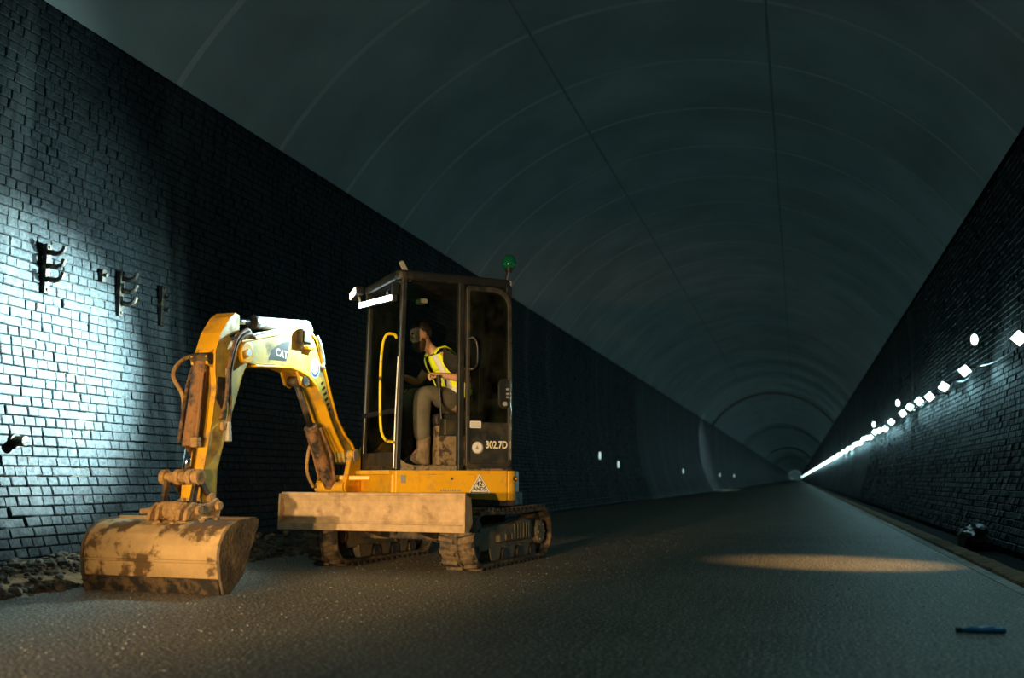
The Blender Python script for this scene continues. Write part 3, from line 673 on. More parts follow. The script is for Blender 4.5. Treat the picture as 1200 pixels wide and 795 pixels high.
# triangular safety sticker
tri = MB(U).prism([(-.155, .775), (-.055, .610), (-.26, .610)], .7005, .703).build('warning_sticker', M['white'], sp)
tri['label'] = 'white triangular sticker'
def side_text(x, z, y=.704):  # text facing +y of the upper frame; reads towards -x
    return U @ Matrix.Translation((x, y, z)) @ Matrix(((-1, 0, 0, 0), (0, 0, 1, 0), (0, 1, 0, 0), (0, 0, 0, 1)))
to = [(-.155, .757), (-.071, .618), (-.243, .618)]; ti = [(-.155, .748), (-.079, .623), (-.235, .623)]
MB(U).ring(to, ti, .703, .7038).build('sticker_border', M['ink'], tri)
text_mesh('42', .058, M['ink'], 'lettering', side_text(-.155, .690), tri, .0006)
text_mesh('ANDS', .044, M['ink'], 'lettering', side_text(-.155, .648), tri, .0006)

# --- cab
CXF, CXR, CYL, CYR, CZ0, CZ1 = .60, -.47, .70, -.25, .80, 2.44
roof = MB(U).prism(rrect(CXR - .01, CXF + .01, CYR, CYL, .07), CZ1 - .03, CZ1 + .055, 'z').build('cab_roof', M['black'], ex, bevel=.025, seg=3)
MB(U).prism(rrect(CXR + .1, CXF - .12, CYR + .1, CYL - .12, .06), CZ1 + .05, CZ1 + .075, 'z').build('roof_hatch', M['black'], roof, bevel=.01)
def bar(name, a, b, w, d, m=None, bevel=.012, parent=ex):
    # rectangular bar from a to b (upper frame), w along x, d along y
    mb = MB(U); (ax, ay, az), (bx, by, bz) = a, b
    mb.add([(ax-w/2,ay-d/2,az),(ax+w/2,ay-d/2,az),(ax+w/2,ay+d/2,az),(ax-w/2,ay+d/2,az),(bx-w/2,by-d/2,bz),(bx+w/2,by-d/2,bz),(bx+w/2,by+d/2,bz),(bx-w/2,by+d/2,bz)],
           [(0,3,2,1),(4,5,6,7),(0,1,5,4),(1,2,6,5),(2,3,7,6),(3,0,4,7)])
    return mb.build(name, m or M['black'], parent, bevel=bevel)
PW_ = .055
bar('cab_pillar', (CXF - .02, CYL - .03, CZ0), (CXF - .06, CYL - .03, CZ1), .05, PW_)
bar('cab_pillar', (CXF - .02, CYR + .03, CZ0), (CXF - .06, CYR + .03, CZ1), .05, PW_)
bar('cab_pillar', (.015, CYL - .03, CZ0), (.015, CYL - .03, CZ1), .06, PW_)
bar('cab_pillar', (CXR + .03, CYL - .03, CZ0), (CXR + .03, CYL - .03, CZ1), .06, PW_)
bar('cab_pillar', (CXR + .03, CYR + .03, CZ0), (CXR + .03, CYR + .03, CZ1), .06, PW_)
MB(U).box((CXR, CYR, CZ0), (CXF, CYL - .06, CZ0 + .05)).build('cab_floor', M['cabmud'], ex, bevel=.008)
sill = MB(U).prism([(.575, CZ0), (.05, CZ0), (.05, CZ0 + .045), (.40, CZ0 + .04), (.50, CZ0 + .06), (.575, CZ0 + .11)], CYL - .07, CYL - .01).build('door_sill', M['cabmud'], ex, bevel=.004)
MB(U).box((CXF - .045, CYR, 1.28), (CXF - .0, CYL - .04, 1.32)).build('windscreen_rail', M['black'], ex, bevel=.008)
MB(U).box((CXF - .045, CYR, CZ0), (CXF, CYL - .04, CZ0 + .16)).build('front_kick_panel', M['blackdusty'], ex, bevel=.008)
MB(U).box((CXF - .028, CYR + .05, .96), (CXF - .022, CYL - .055, 1.28)).build('lower_pane', M['glass'], ex)
mb = MB(U); mb.add([(CXF - .03, CYR + .05, 1.32), (CXF - .03, CYL - .055, 1.32), (CXF - .06, CYL - .055, CZ1), (CXF - .06, CYR + .05, CZ1), (CXF - .036, CYR + .05, 1.32), (CXF - .036, CYL - .055, 1.32), (CXF - .066, CYL - .055, CZ1), (CXF - .066, CYR + .05, CZ1)],
    [(0,1,2,3),(7,6,5,4),(0,4,5,1),(1,5,6,2),(2,6,7,3),(3,7,4,0)]); mb.build('windscreen_pane', M['glass'], ex)
MB(U).box((CXR + .06, CYR + .02, 1.25), (CXF - .06, CYR + .026, CZ1)).build('side_pane', M['glass'], ex)
MB(U).box((CXR + .05, CYR, CZ0), (CXF - .05, CYR + .04, 1.25)).build('inner_side_panel', M['blackdusty'], ex, bevel=.006)
MB(U).box((CXR + .018, CYR + .05, 1.45), (CXR + .024, CYL - .05, CZ1)).build('rear_pane', M['glass'], ex)
MB(U).box((CXR, CYR + .04, CZ0), (CXR + .04, CYL - .05, 1.45)).build('rear_panel', M['blackdusty'], ex, bevel=.006)
# door folded back against the rear quarter
X0, X1, Z0, Z1 = -.455, -.02, CZ0 + .02, CZ1 - .035
outer = rrect(X0, X1, Z0, Z1, [.03, .16, .06, .03], 5); inner = rrect(X0 + .035, X1 - .035, Z0 + .045, Z1 - .045, [.02, .135, .05, .02], 5)
door = MB(U).ring(outer, inner, CYL - .012, CYL + .022).build('door', M['blackdusty'], ex, bevel=.007)
MB(U).prism(rrect(X0 + .03, X1 - .03, 1.20, Z1 - .04, [.02, .13, .01, .01], 4), CYL + .002, CYL + .007).build('door_pane', M['glass'], door)
lp = MB(U).prism(rrect(X0 + .03, X1 - .03, Z0 + .04, 1.215, [.01, .01, .05, .02], 4), CYL - .002, CYL + .010).build('lower_door_panel', M['blackdusty'], door, bevel=.003)
MB(U).prism(rrect(-.165, -.06, 1.165, 1.225, .006, 2), CYL + .0095, CYL + .0115).build('notice_sticker', M['white'], door)
for k in range(3): MB(U).box((-.155, CYL + .0113, 1.176 + k * .015), (-.07, CYL + .0121, 1.181 + k * .015)).build('print_line', M['inkgrey'], door)
MB(U).prism(circle(-.128, 1.0, .046, 24), CYL + .0098, CYL + .0115).build('round_sticker', M['white'], door, label='white round sticker with dark ring')
MB(U).ring(circle(-.132, .998, .053, 24), circle(-.128, 1.0, .047, 24), CYL + .0098, CYL + .013).build('sticker_ring', M['inkgrey'], door)
MB(U).prism([(-.112, .985), (-.128, 1.02), (-.144, .985)], CYL + .0113, CYL + .0121).build('sticker_mark', M['inkgrey'], door)
text_mesh('302.7D', .088, M['cream'], 'model_lettering', side_text(-.312, 1.022, CYL + .0115) @ Matrix.Scale(.80, 4, (1, 0, 0)), door, .001)
latch = MB(U).prism(rrect(-.445, -.325, 1.34, 1.60, [.05, .05, .05, .05], 4), CYL + .005, CYL + .03).build('latch_plate', M['black'], door, bevel=.006)
for zz in (1.50, 1.46, 1.43): MB(U).box((-.42, CYL + .03, zz), (-.395, CYL + .038, zz + .016)).build('latch_bolt', M['steelplate'], latch)
MB(U).tube([(-.38, CYL + .03, 1.38), (-.38, CYL + .042, 1.38)], .02, 14).build('lock_cylinder', M['steelplate'], latch)
MB(U).tube(smooth_path([(-.035, CYL + .02, 1.93), (-.07, CYL + .05, 1.94), (-.105, CYL + .055, 1.88), (-.105, CYL + .055, 1.72), (-.07, CYL + .05, 1.67), (-.035, CYL + .02, 1.67)]), .011, 8).build('door_handle', M['black'], door, smooth=True)
MB(U).tube([(X0 + .012, CYL + .03, .90), (X0 + .012, CYL + .03, 1.92)], .011, 8).build('hinge_rod', M['chrome'], door)
# yellow grab rail and steel edge on the front corner
gr = MB(U).tube(smooth_path([(.605, CYL - .015, 1.905), (.63, CYL, 1.93), (.70, CYL + .0, 1.92), (.735, CYL, 1.80), (.745, CYL, 1.50), (.735, CYL, 1.17), (.70, CYL, 1.06), (.64, CYL, 1.035), (.60, CYL - .015, 1.035)], 6), .012, 10).build('grab_rail', M['railyellow'], ex, smooth=True)
MB(U).tube([(.612, CYL - .02, .82), (.602, CYL - .02, 1.30), (.585, CYL - .02, 1.75)], .006, 8).build('corner_strip', M['silver'], ex)
# work lights and roof fittings
LBM = U @ Matrix.Translation((.62, .215, 2.285)) @ Matrix.Rotation(R(-4.5), 4, 'X')
lb = MB(LBM).box((-.02, -.46, -.03), (.025, .46, .03)).build('light_bar', M['black'], ex, bevel=.006)
lens = MB(LBM).box((.025, -.44, -.022), (.033, .44, .022)).build('light_bar_lens', M['led'], lb)
for s in (CYR + .12, CYL - .14): MB(U).box((.55, s, 2.30), (.62, s + .03, 2.40)).build('light_bar_bracket', M['black'], lb, bevel=.004)
wk = MB(U @ Matrix.Translation((.66, CYR - .05, 2.44)) @ Matrix.Rotation(R(12), 4, 'X')).box((-.05, -.095, -.04), (.03, .095, .04)).build('corner_work_light', M['black'], ex, bevel=.01)
MB(U @ Matrix.Translation((.66, CYR - .05, 2.44)) @ Matrix.Rotation(R(12), 4, 'X')).prism(rrect(-.085, .085, -.032, .032, .012), .03, .038, 'x').build('work_light_lens', M['warmlens'], wk)
MB(U).tube([(.63, CYR + .01, 2.33), (.64, CYR - .03, 2.41)], .012, 8).build('work_light_stalk', M['steelplate'], wk)
MB(U @ Matrix.Translation((.50, CYL - .06, 2.46)) @ Matrix.Rotation(R(28), 4, 'Y')).prism(rrect(-.022, .022, -.06, .13, .015), -.006, .006).build('mirror_bracket', M['steelplate'], ex, bevel=.002)
bc = MB(U).tube([(-.44, CYL - .07, 2.47), (-.46, CYL - .05, 2.58)], .017, 10).build('beacon_mast', M['black'], ex)
MB(U).box((-.475, CYL - .10, 2.42), (-.41, CYL - .02, 2.49)).build('beacon_clamp', M['steelplate'], bc, bevel=.006)
MB(U).tube([(-.46, CYL - .05, 2.57), (-.462, CYL - .048, 2.61)], [.030, .045], 16).build('beacon_base', M['black'], bc)
prof = [(.050, 2.605), (.062, 2.63), (.064, 2.66), (.054, 2.70), (.032, 2.722), (.003, 2.728)]
mb = MB(U); mb.loft([((-.462, CYL - .048, z), (r, 0, 0), (0, r, 0)) for r, z in prof], 20); mb.build('beacon_dome', M['greenlens'], bc, smooth=True)
MB(U).box((.17, .15, 2.30), (.24, .27, 2.34)).build('cab_dome_light', M['steelplate'], ex, bevel=.004)
# seat and controls
sb = MB(U).box((-.30, -.02, CZ0 + .05), (.14, .46, 1.20)).build('seat_base', M['cabmud'], ex, bevel=.02)
MB(U).prism(rrect(-.32, .16, 1.19, 1.30, .04), -.02, .46).build('seat_cushion', M['seat'], ex, bevel=.02)
MB(U).prism([(-.22, 1.28), (-.30, 1.28), (-.40, 1.98), (-.34, 2.02), (-.30, 1.98)], -.01, .45).build('seat_backrest', M['seat'], ex, bevel=.03, seg=3)
for yy, zt_ in ((-.12, 1.40), (.56, 1.25)):
    c = MB(U).box((-.22, yy - .06, zt_ - .15), (.14, yy + .06, zt_)).build('control_console', M['blackdusty'], ex, bevel=.015)
for (x, yy, zt) in ((.14, .50, 1.60), (.34, .06, 1.62)):
    j = MB(U).tube([(x - .02, yy, 1.24 if yy > .3 else 1.30), (x, yy, zt - .06)], .011, 8).build('joystick', M['black'], ex)
    MB(U).tube([(x, yy, zt - .08), (x + .005, yy, zt - .02), (x + .01, yy, zt + .03)], [.018, .024, .018], 12).build('joystick_grip', M['seat'], j, bevel=.004)
MB(U).prism([(.42, .85), (.54, .85), (.54, 1.34), (.44, 1.40), (.38, 1.36)], -.12, .30).build('dashboard', M['blackdusty'], ex, bevel=.02)
for yy in (.06, .28):
    MB(U).prism([(.36, .87), (.38, .87), (.43, 1.02), (.41, 1.03)], yy - .05, yy + .05).build('foot_pedal', M['darksteel'], ex, bevel=.005)

# --- swing post, boom, stick, bucket (boom plane: x forward, z up)
sw = MB(B).prism([(-.10, .60), (.12, .60), (.16, .66), (.10, .78), (.06, .90), (.02, .98), (-.08, 1.0), (-.13, .92), (-.13, .70)], -.15, -.105).build('swing_post', M['yellow'], ex, bevel=.01)
MB(B).prism([(-.10, .60), (.12, .60), (.16, .66), (.10, .78), (.06, .90), (.02, .98), (-.08, 1.0), (-.13, .92), (-.13, .70)], .105, .15).build('post_cheek', M['yellow'], sw, bevel=.01)
MB(B).box((-.13, -.15, .60), (.12, .15, .68)).build('post_base', M['yellow'], sw, bevel=.01)
MB(B).tube([(-.05, 0, .53), (-.05, 0, .74)], .085, 20).build('king_pin', M['yellow'], sw, bevel=.008)
MB(U).prism([(.56, -.42), (.86, -.30), (.92, -.18), (.86, -.06), (.56, .10)], .54, .60, 'z').build('swing_clevis', M['yellow'], ex, bevel=.01)
MB(U).prism([(.56, -.42), (.86, -.30), (.92, -.18), (.86, -.06), (.56, .10)], .72, .765, 'z').build('swing_clevis', M['yellow'], ex, bevel=.01)
boom_top = [(1.66, 1.74), (1.14, 1.87), (.88, 1.955), (.72, 1.955), (.62, 1.90), (.52, 1.76), (.36, 1.47), (.22, 1.24), (.08, 1.11), (-.04, 1.04), (-.105, .97), (-.09, .90), (-.03, .86)]
boom_bot = [(.05, .88), (.085, .98), (.18, 1.07), (.30, 1.20), (.43, 1.37), (.58, 1.52), (.70, 1.585), (.84, 1.62), (.99, 1.635), (1.47, 1.595), (1.66, 1.595)]
boom = MB(B).prism(boom_top + boom_bot, -.088, .088).build('boom', M['yellow_dull'], ex, bevel=.008)
def strip(path, off, w, th, name, m, parent):
    mb = MB(B); n = len(path); vs = []
    for i, (x, z) in enumerate(path):
        a, b = path[max(i - 1, 0)], path[min(i + 1, n - 1)]; tx, tz = b[0] - a[0], b[1] - a[1]; l = math.hypot(tx, tz); nx_, nz_ = -tz / l, tx / l
        for (o_, yy) in ((off, -w), (off, w), (off + th, w), (off + th, -w)): vs.append((x + nx_ * o_, yy, z + nz_ * o_))
    fs = [(0, 1, 2, 3), tuple(4 * (n - 1) + k for k in (3, 2, 1, 0))]
    for i in range(n - 1):
        for k in range(4): fs.append((4*i + k, 4*i + (k+1) % 4, 4*(i+1) + (k+1) % 4, 4*(i+1) + k))
    mb.add(vs, fs); return mb.build(name, m, parent, bevel=.003)
strip(boom_top[:12], -.001, .104, -.016, 'top_flange', M['yellow'], boom)
strip(boom_bot[1:10], -.001, .104, -.016, 'bottom_flange', M['yellow'], boom)
MB(B).tube([(1.63, -.135, 1.665), (1.63, .135, 1.665)], .078, 20).build('tip_boss', M['yellow'], boom, bevel=.006)
MB(B).tube([(1.63, -.15, 1.665), (1.63, .15, 1.665)], .03, 14).build('tip_pin', M['silver'], boom)
MB(B).tube([(-.03, -.155, .94), (-.03, .155, .94)], .05, 16).build('foot_pin', M['silver'], boom, bevel=.004)
# decals on the boom
def boom_text(x, z, y, rot=0): return B @ Matrix.Translation((x, y, z)) @ Matrix(((-1, 0, 0, 0), (0, 0, 1, 0), (0, 1, 0, 0), (0, 0, 0, 1))) @ Matrix.Rotation(rot, 4, 'Z')
dc = MB(B).prism([(1.29, 1.655), (1.04, 1.67), (.99, 1.84), (1.10, 1.815), (1.24, 1.74)], .0875, .090).build('logo_decal', M['ink'], boom, label='black wedge-shaped decal')
text_mesh('CAT', .085, M['cream'], 'lettering', boom_text(1.11, 1.72, .0905, R(-4)), dc, .0008)
rd = MB(B).prism([(.60 + .075 * math.cos(t), 1.66 + .085 * math.sin(t)) for t in np.linspace(0, 2*PI, 25)[:-1]], .0875, .090).build('round_decal', M['white'], boom, label='white and blue oval sticker')
MB(B).prism([(.60 + .066 * math.cos(t), 1.66 + .076 * math.sin(t)) for t in np.linspace(R(150), R(330), 14)] + [(.60 + .05 * math.cos(t), 1.66 + .056 * math.sin(t)) for t in np.linspace(R(330), R(150), 14)], .090, .0908).build('blue_arc', M['blueink'], rd)
for k in range(3): MB(B).box((.575 + k * .018, .090, 1.645), (.585 + k * .018, .0906, 1.695 - .01 * (k % 2))).build('print_mark', M['inkgrey'], rd)
for k in range(6):
    MB(B @ Matrix.Translation((.475 - k * .026, .0885, 1.545 - k * .044)) @ Matrix.Rotation(R(30), 4, 'Y')).box((-.026, 0, -.012), (.022 + .006 * (k % 2), .001, .010)).build('print_mark', M['ink'], boom)
# work lamp on the boom
bw = MB(B).box((.76, .09, 1.83), (.90, .15, 1.955)).build('boom_work_lamp', M['black'], boom, bevel=.015)
MB(B).box((.775, .15, 1.845), (.885, .156, 1.94)).build('lamp_glass', M['dimlens'], boom, bevel=.004)
MB(B).box((.67, .09, 1.80), (.78, .13, 1.825)).build('lamp_bracket', M['yellow'], boom, bevel=.004)
MB(B).tube(smooth_path([(.60, .10, 1.93), (.55, .11, 1.85), (.48, .10, 1.72), (.50, .10, 1.69), (.47, .10, 1.67)]), .015, 8).build('pipe_clamp', M['silver'], boom, smooth=True)
# stick cylinder on top of the boom
for s in (-1, 1): MB(B).prism([(.84, 1.93), (.62, 1.90), (.60, 1.99), (.66, 2.05), (.74, 2.05), (.80, 1.98)], s * .05 - .012, s * .05 + .012).build('cylinder_lug', M['silver'], boom, bevel=.006)
sc = MB(B).tube([(.68, 0, 2.01), (1.36, 0, 1.94)], .05, 20).build('stick_cylinder', M['silver'], ex, bevel=.006)
MB(B).tube([(1.355, 0, 1.941), (1.40, 0, 1.936)], .056, 18).build('gland', M['darksteel'], sc, bevel=.004)
MB(B).tube([(1.39, 0, 1.937), (1.72, 0, 1.905)], .026, 14).build('piston_rod', M['chrome'], sc, smooth=True)
MB(B).tube([(1.72, -.06, 1.905), (1.72, .06, 1.905)], .045, 16).build('rod_eye', M['darksteel'], sc, bevel=.004)
for yy, zz in ((.05, 0), (.075, -.02)): MB(B).tube([(.80, yy, 1.985 + zz), (1.15, yy, 1.905 + zz), (1.58, yy + .01, 1.80 + zz)], .010, 8).build('steel_pipe', M['silver'], sc)
# boom lift cylinder under the boom
bcx = MB(B).tube([(.14, 0, .67), (.50, 0, 1.18)], .055, 18).build('boom_cylinder', M['cyl_mud'], ex, bevel=.006)
MB(B).tube([(.50, 0, 1.18), (.74, 0, 1.53)], .028, 14).build('piston_rod', M['darksteel'], bcx, smooth=True)
MB(B).tube([(.745, -.10, 1.535), (.745, .10, 1.535)], .045, 16).build('rod_eye', M['darksteel'], bcx, bevel=.004)
MB(B).tube([(.13, -.14, .66), (.13, .14, .66)], .05, 16).build('base_pin', M['yellow'], bcx, bevel=.004)
for s in (-1, 1): MB(B).tube([(.20, s * .075, .72), (.30, s * .085, .95), (.46, s * .075, 1.16)], .013, 8).build('cylinder_pipe', M['cyl_mud'], bcx)
MB(B).tube(smooth_path([(.22, -.12, .66), (.32, -.13, .80), (.34, -.10, 1.0), (.30, -.06, 1.05)]), .015, 8).build('hydraulic_hose', M['mudclod'], bcx, smooth=True)
for s in (-1, 1): MB(B).prism([(.62, 1.56), (.84, 1.63), (.86, 1.60), (.80, 1.50), (.72, 1.48)], s * .075 - .012, s * .075 + .012).build('rod_lug', M['yellow'], boom, bevel=.006)
# stick
st_front = [(1.73, 1.955), (1.80, 1.91), (1.90, 1.78), (1.955, 1.64), (1.95, 1.50), (1.93, 1.38), (1.96, 1.16), (2.01, .92), (2.035, .79), (2.04, .60), (2.00, .52)]
st_back = [(1.90, .53), (1.88, .62), (1.88, .79), (1.82, .98), (1.75, 1.17), (1.70, 1.29), (1.62, 1.50), (1.56, 1.60), (1.56, 1.72), (1.64, 1.74), (1.70, 1.72), (1.68, 1.83), (1.68, 1.94)]
stick = MB(B)
for a, b in ((-.088, -.072), (.072, .088)): stick.prism(st_front + st_back, a, b)
stick = stick.build('stick', M['yellow_dull'], ex, bevel=.004)
strip(st_front[:10], .002, .088, -.016, 'front_plate', M['yellow'], stick)
strip(st_back[1:8], .002, .088, -.016, 'back_plate', M['yellow'], stick)
for s in (-1, 1): MB(B).prism([(1.745, 1.80), (1.80, 1.77), (1.735, 1.72), (1.72, 1.75)], s * .0885 - .002, s * .0885 + .002).build('painted_opening', M['ink'], stick)  # black patch painted for the shade inside a triangular hole
for s in (-1, 1): MB(B).prism([(1.80, 1.46), (1.92, 1.46), (1.93, 1.30), (1.86, 1.22), (1.78, 1.30)], s * .091 - .003, s * .091 + .003).build('wear_patch', M['darksteel'], stick)
# bucket cylinder in front of the stick
bcy = MB(B).tube([(1.995, 0, 1.56), (2.085, 0, .955)], .052, 18).build('bucket_cylinder', M['cyl_mud'], ex, bevel=.006)
MB(B).tube([(2.085, 0, .955), (2.115, 0, .77)], .028, 14).build('piston_rod', M['chrome'], bcy, smooth=True)
MB(B).tube([(1.985, -.075, 1.585), (1.985, .075, 1.585)], .045, 14).build('base_eye', M['darksteel'], bcy, bevel=.004)
MB(B).tube([(2.04, .05, 1.48), (2.10, .062, .99)], .012, 8).build('cylinder_pipe', M['cyl_mud'], bcy)
MB(B).box((2.07, .03, .95), (2.12, .085, 1.02)).build('port_block', M['mudclod'], bcy, bevel=.006)
for s in (-1, 1): MB(B).prism([(1.90, 1.62), (1.95, 1.66), (2.03, 1.60), (2.02, 1.54), (1.93, 1.52)], s * .062 - .01, s * .062 + .01).build('cylinder_lug', M['yellow'], stick, bevel=.005)
# linkage
pin = MB(B).tube([(2.12, -.17, .745), (2.12, .135, .745)], .036, 14).build('link_pin', M['mudclod'], ex, bevel=.004)
for yy in (-.165, -.05, .05, .115): MB(B).tube([(2.12, yy - .02, .745), (2.12, yy + .02, .745)], .055, 14).build('link_eye', M['mudclod'], pin, bevel=.006)
for yy in (-.135, .105):
    MB(B).prism([(2.10, .76), (2.15, .74), (2.20, .52), (2.15, .50)], yy - .014, yy + .014).build('bucket_link', M['darksteel'], ex, bevel=.005)
    MB(B).prism([(2.10, .77), (2.14, .74), (1.99, .60), (1.95, .62)], yy * .93 - .012, yy * .93 + .012).build('guide_link', M['darksteel'], ex, bevel=.005)
MB(B).tube([(1.97, -.12, .60), (1.97, .13, .60)], .035, 14).build('guide_pin', M['mudclod'], ex, bevel=.004)
# bucket
bprof = [(2.04, .455), (2.16, .462), (2.27, .452), (2.35, .425), (2.41, .375), (2.445, .305), (2.452, .24), (2.44, .185), (2.425, .10), (2.39, .015)]
BW2 = .545
def shell(path, th, y0, y1):
    inn = []
    for i, (x, z) in enumerate(path):
        a, b = path[max(i-1, 0)], path[min(i+1, len(path)-1)]; tx, tz = b[0]-a[0], b[1]-a[1]; l = math.hypot(tx, tz); inn.append((x + tz / l * th, z - tx / l * th))
    return path + inn[::-1]
bk = MB(B).prism(shell(bprof, .018, 0, 0), -BW2, BW2).build('bucket', M['mudsteel'], ex, bevel=.003)
for s in (-1, 1): MB(B).prism([(2.03, .465), (2.16, .474), (2.275, .464), (2.36, .434), (2.42, .38), (2.457, .306), (2.464, .24), (2.44, .10), (2.40, .0), (2.33, .0), (2.20, .10), (2.12, .26), (2.05, .40)], s * BW2 - .011, s * BW2 + .011).build('bucket_side_plate', M['sidesteel'], bk, bevel=.004)
MB(B).prism([(2.432, .10), (2.452, .10), (2.42, .0), (2.38, .0)], -BW2 + .005, BW2 - .005).build('cutting_edge', M['darksteel'], bk, bevel=.003)
MB(B).tube([(2.455, -BW2 + .01, .205), (2.455, BW2 - .01, .205)], .010, 8).build('weld_seam', M['mudsteel'], bk)
MB(B).box((2.05, -BW2, .452), (2.13, BW2, .478)).build('top_rail', M['mudsteel'], bk, bevel=.006)
for yy in (-.15, -.085, .085, .145):
    MB(B).prism([(1.93, .46), (2.30, .455), (2.28, .53), (2.21, .575), (2.12, .56), (2.02, .57), (1.95, .60), (1.90, .56)], yy - .014, yy + .014).build('bucket_ear', M['mudclod'], bk, bevel=.006)
for x, z in ((2.175, .52), (1.955, .545)): MB(B).tube([(x, -.20, z), (x, .185, z)], .032, 14).build('bucket_pin', M['mudclod'], bk, bevel=.004)
MB(B).tube([(2.19, -.135, .52), (2.19, .07, .52)], .062, 18).build('mud_clod', M['mudclod'], bk, bevel=.02)
MB(B).tube([(2.175, -.31, .51), (2.175, -.18, .52)], .02, 10).build('locking_bar', M['mudclod'], bk, bevel=.004)
for i in range(26):
    x = random.uniform(2.08, 2.32); yy = random.gauss(0, .13); r_ = random.uniform(.012, .03); q = IV * (1 + RNG.uniform(-.25, .25, (len(IV), 1))) * r_ * np.array([1.2, 1.2, .7])
    zz = .462 if x < 2.25 else .44
    mb = MB(B); mb.add([tuple(p + np.array([x, yy, zz])) for p in q], IF); mb.build('mud_clod', M['mudclod'], bk)
# hoses along the arm
def hose(pts, name='hydraulic_hose', r=.014, m=None): return MB(B).tube(smooth_path(pts), r, 8).build(name, m or M['hose'], ex, smooth=True)
hose([(1.50, .10, 1.80), (1.62, .125, 1.81), (1.75, .12, 1.72), (1.80, .11, 1.50), (1.78, .105, 1.25), (1.80, .11, 1.12)])
hose([(1.50, .07, 1.82), (1.62, .11, 1.84), (1.78, .13, 1.74), (1.84, .12, 1.52), (1.84, .11, 1.30), (1.88, .10, 1.16)])
hose([(1.60, -.12, 1.84), (1.80, -.16, 1.66), (1.98, -.18, 1.58), (2.08, -.17, 1.46), (2.02, -.12, 1.30), (2.05, -.10, 1.05)], r=.016, m=M['mudclod'])
hose([(1.66, -.12, 1.80), (1.86, -.14, 1.60), (1.98, -.12, 1.40), (2.06, -.09, 1.16), (2.10, -.08, .98)])
cp = MB(B).tube([(1.80, .11, 1.14), (1.815, .125, 1.00)], [.018, .026], 10).build('hose_coupling', M['steelplate'], ex, bevel=.003)
MB(B).box((1.80, .088, 1.08), (1.87, .115, 1.14)).build('coupling_block', M['mudclod'], cp, bevel=.006)
hose([(.30, .0, 1.40), (.16, .05, 1.26), (.02, .06, 1.16), (-.08, .03, 1.10), (-.17, 0, .95), (-.2, -.02, .75)], r=.013)
hose([(.36, -.05, 1.50), (.20, -.06, 1.31), (.05, -.07, 1.19), (-.09, -.06, 1.12), (-.18, -.08, .95), (-.2, -.09, .75)], r=.013)

# LED bar throws a cold flood at the wall ahead of the machine
def uw(p): return EX + (U @ Vector(p))
for yy in (CYR + .2, CYL - .25):
    p_ = uw((.70, yy, 2.285))
    light('light_bar_beam', 'SPOT', p_, 8600 if yy < .2 else 900, (.66, .96, 1.0), p_ + Vector((-.86, -.52, -.23)), spot_size=R(60), spot_blend=1.0, shadow_soft_size=.04)
    light('light_bar_flood', 'SPOT', p_, 300, (.62, .95, 1.0), p_ + Vector((-.80, -.60, -.20)), spot_size=R(125), spot_blend=.9, shadow_soft_size=.04)
light('work_light_beam', 'SPOT', uw((.72, CYR - .05, 2.45)), 25, (1, .8, .6), uw((.72, CYR - .05, 2.45)) + Vector((-.7, -.7, -.4)), spot_size=R(90), spot_blend=.8, shadow_soft_size=.04)

# ------------------------------------------------------------------ the driver
def skin_mesh(name, verts, edges, radii, m, parent=None, sub=2):
    me = bpy.data.meshes.new(name); me.from_pydata([tuple(v) for v in verts], edges, [])
    o = bpy.data.objects.new(name, me); COL.objects.link(o)
    sk = o.modifiers.new('skin', 'SKIN'); sk.use_smooth_shade = True; sk.branch_smoothing = .6
    for i, r in enumerate(radii):
        d = me.skin_vertices[0].data[i]; d.radius = r if isinstance(r, (tuple, list)) else (r, r); d.use_root = (i == 0)
    s = o.modifiers.new('sub', 'SUBSURF'); s.levels = sub; s.render_levels = sub
    nm = bpy.data.meshes.new_from_object(o.evaluated_get(bpy.context.evaluated_depsgraph_get())); bpy.data.objects.remove(o)
    nm.materials.clear(); nm.materials.append(m)
    for p in nm.polygons: p.use_smooth = True
    out = link(name, nm, parent); return out
SEAT = uw((-.14, .22, 1.30)); ROT = Matrix.Rotation(R(222), 4, 'Z').to_3x3()
def pv(x, y, z):
    x += .075 * min(max((z - 1.50) / .30, 0), 1)          # the driver leans towards the controls
    return ROT @ Vector((x + .14, y - .22, z - 1.30))
J = dict(pel=(-.14, .22, 1.41), sp1=(-.13, .22, 1.55), sp2=(-.10, .22, 1.68), ch=(-.05, .22, 1.79), nk=(.03, .22, 1.885), nk2=(.075, .22, 1.92), hd0=(.115, .22, 1.96), hd1=(.125, .22, 2.02),
    shL=(-.05, .40, 1.81), elL=(-.17, .50, 1.60), wrL=(.06, .46, 1.635), shR=(-.05, .04, 1.81), elR=(.10, -.05, 1.60), wrR=(.28, .05, 1.655),
    hpL=(-.12, .32, 1.385), knL=(.26, .40, 1.475), anL=(.25, .40, 1.02), toL=(.36, .40, .90), hpR=(-.12, .12, 1.385), knR=(.28, .10, 1.475), anR=(.30, .10, 1.02), toR=(.41, .10, .90))
def hand(side, w, fwd):
    # palm, four fingers and a thumb as chains that start inside the palm
    out = []; w = Vector(w); f = Vector(fwd).normalized(); across = Vector((0, 1, 0)) if side > 0 else Vector((0, -1, 0)); across = (across - f * across.dot(f)).normalized(); dn = Vector((0, 0, -1)); dn = (dn - f * dn.dot(f)).normalized()
    palm = w + f * .055
    return w, palm, f, across, dn
keys = ['pel', 'sp1', 'sp2', 'ch', 'nk', 'nk2', 'hd0', 'hd1', 'shL', 'elL', 'wrL', 'shR', 'elR', 'wrR', 'hpL', 'knL', 'anL', 'toL', 'hpR', 'knR', 'anR', 'toR']
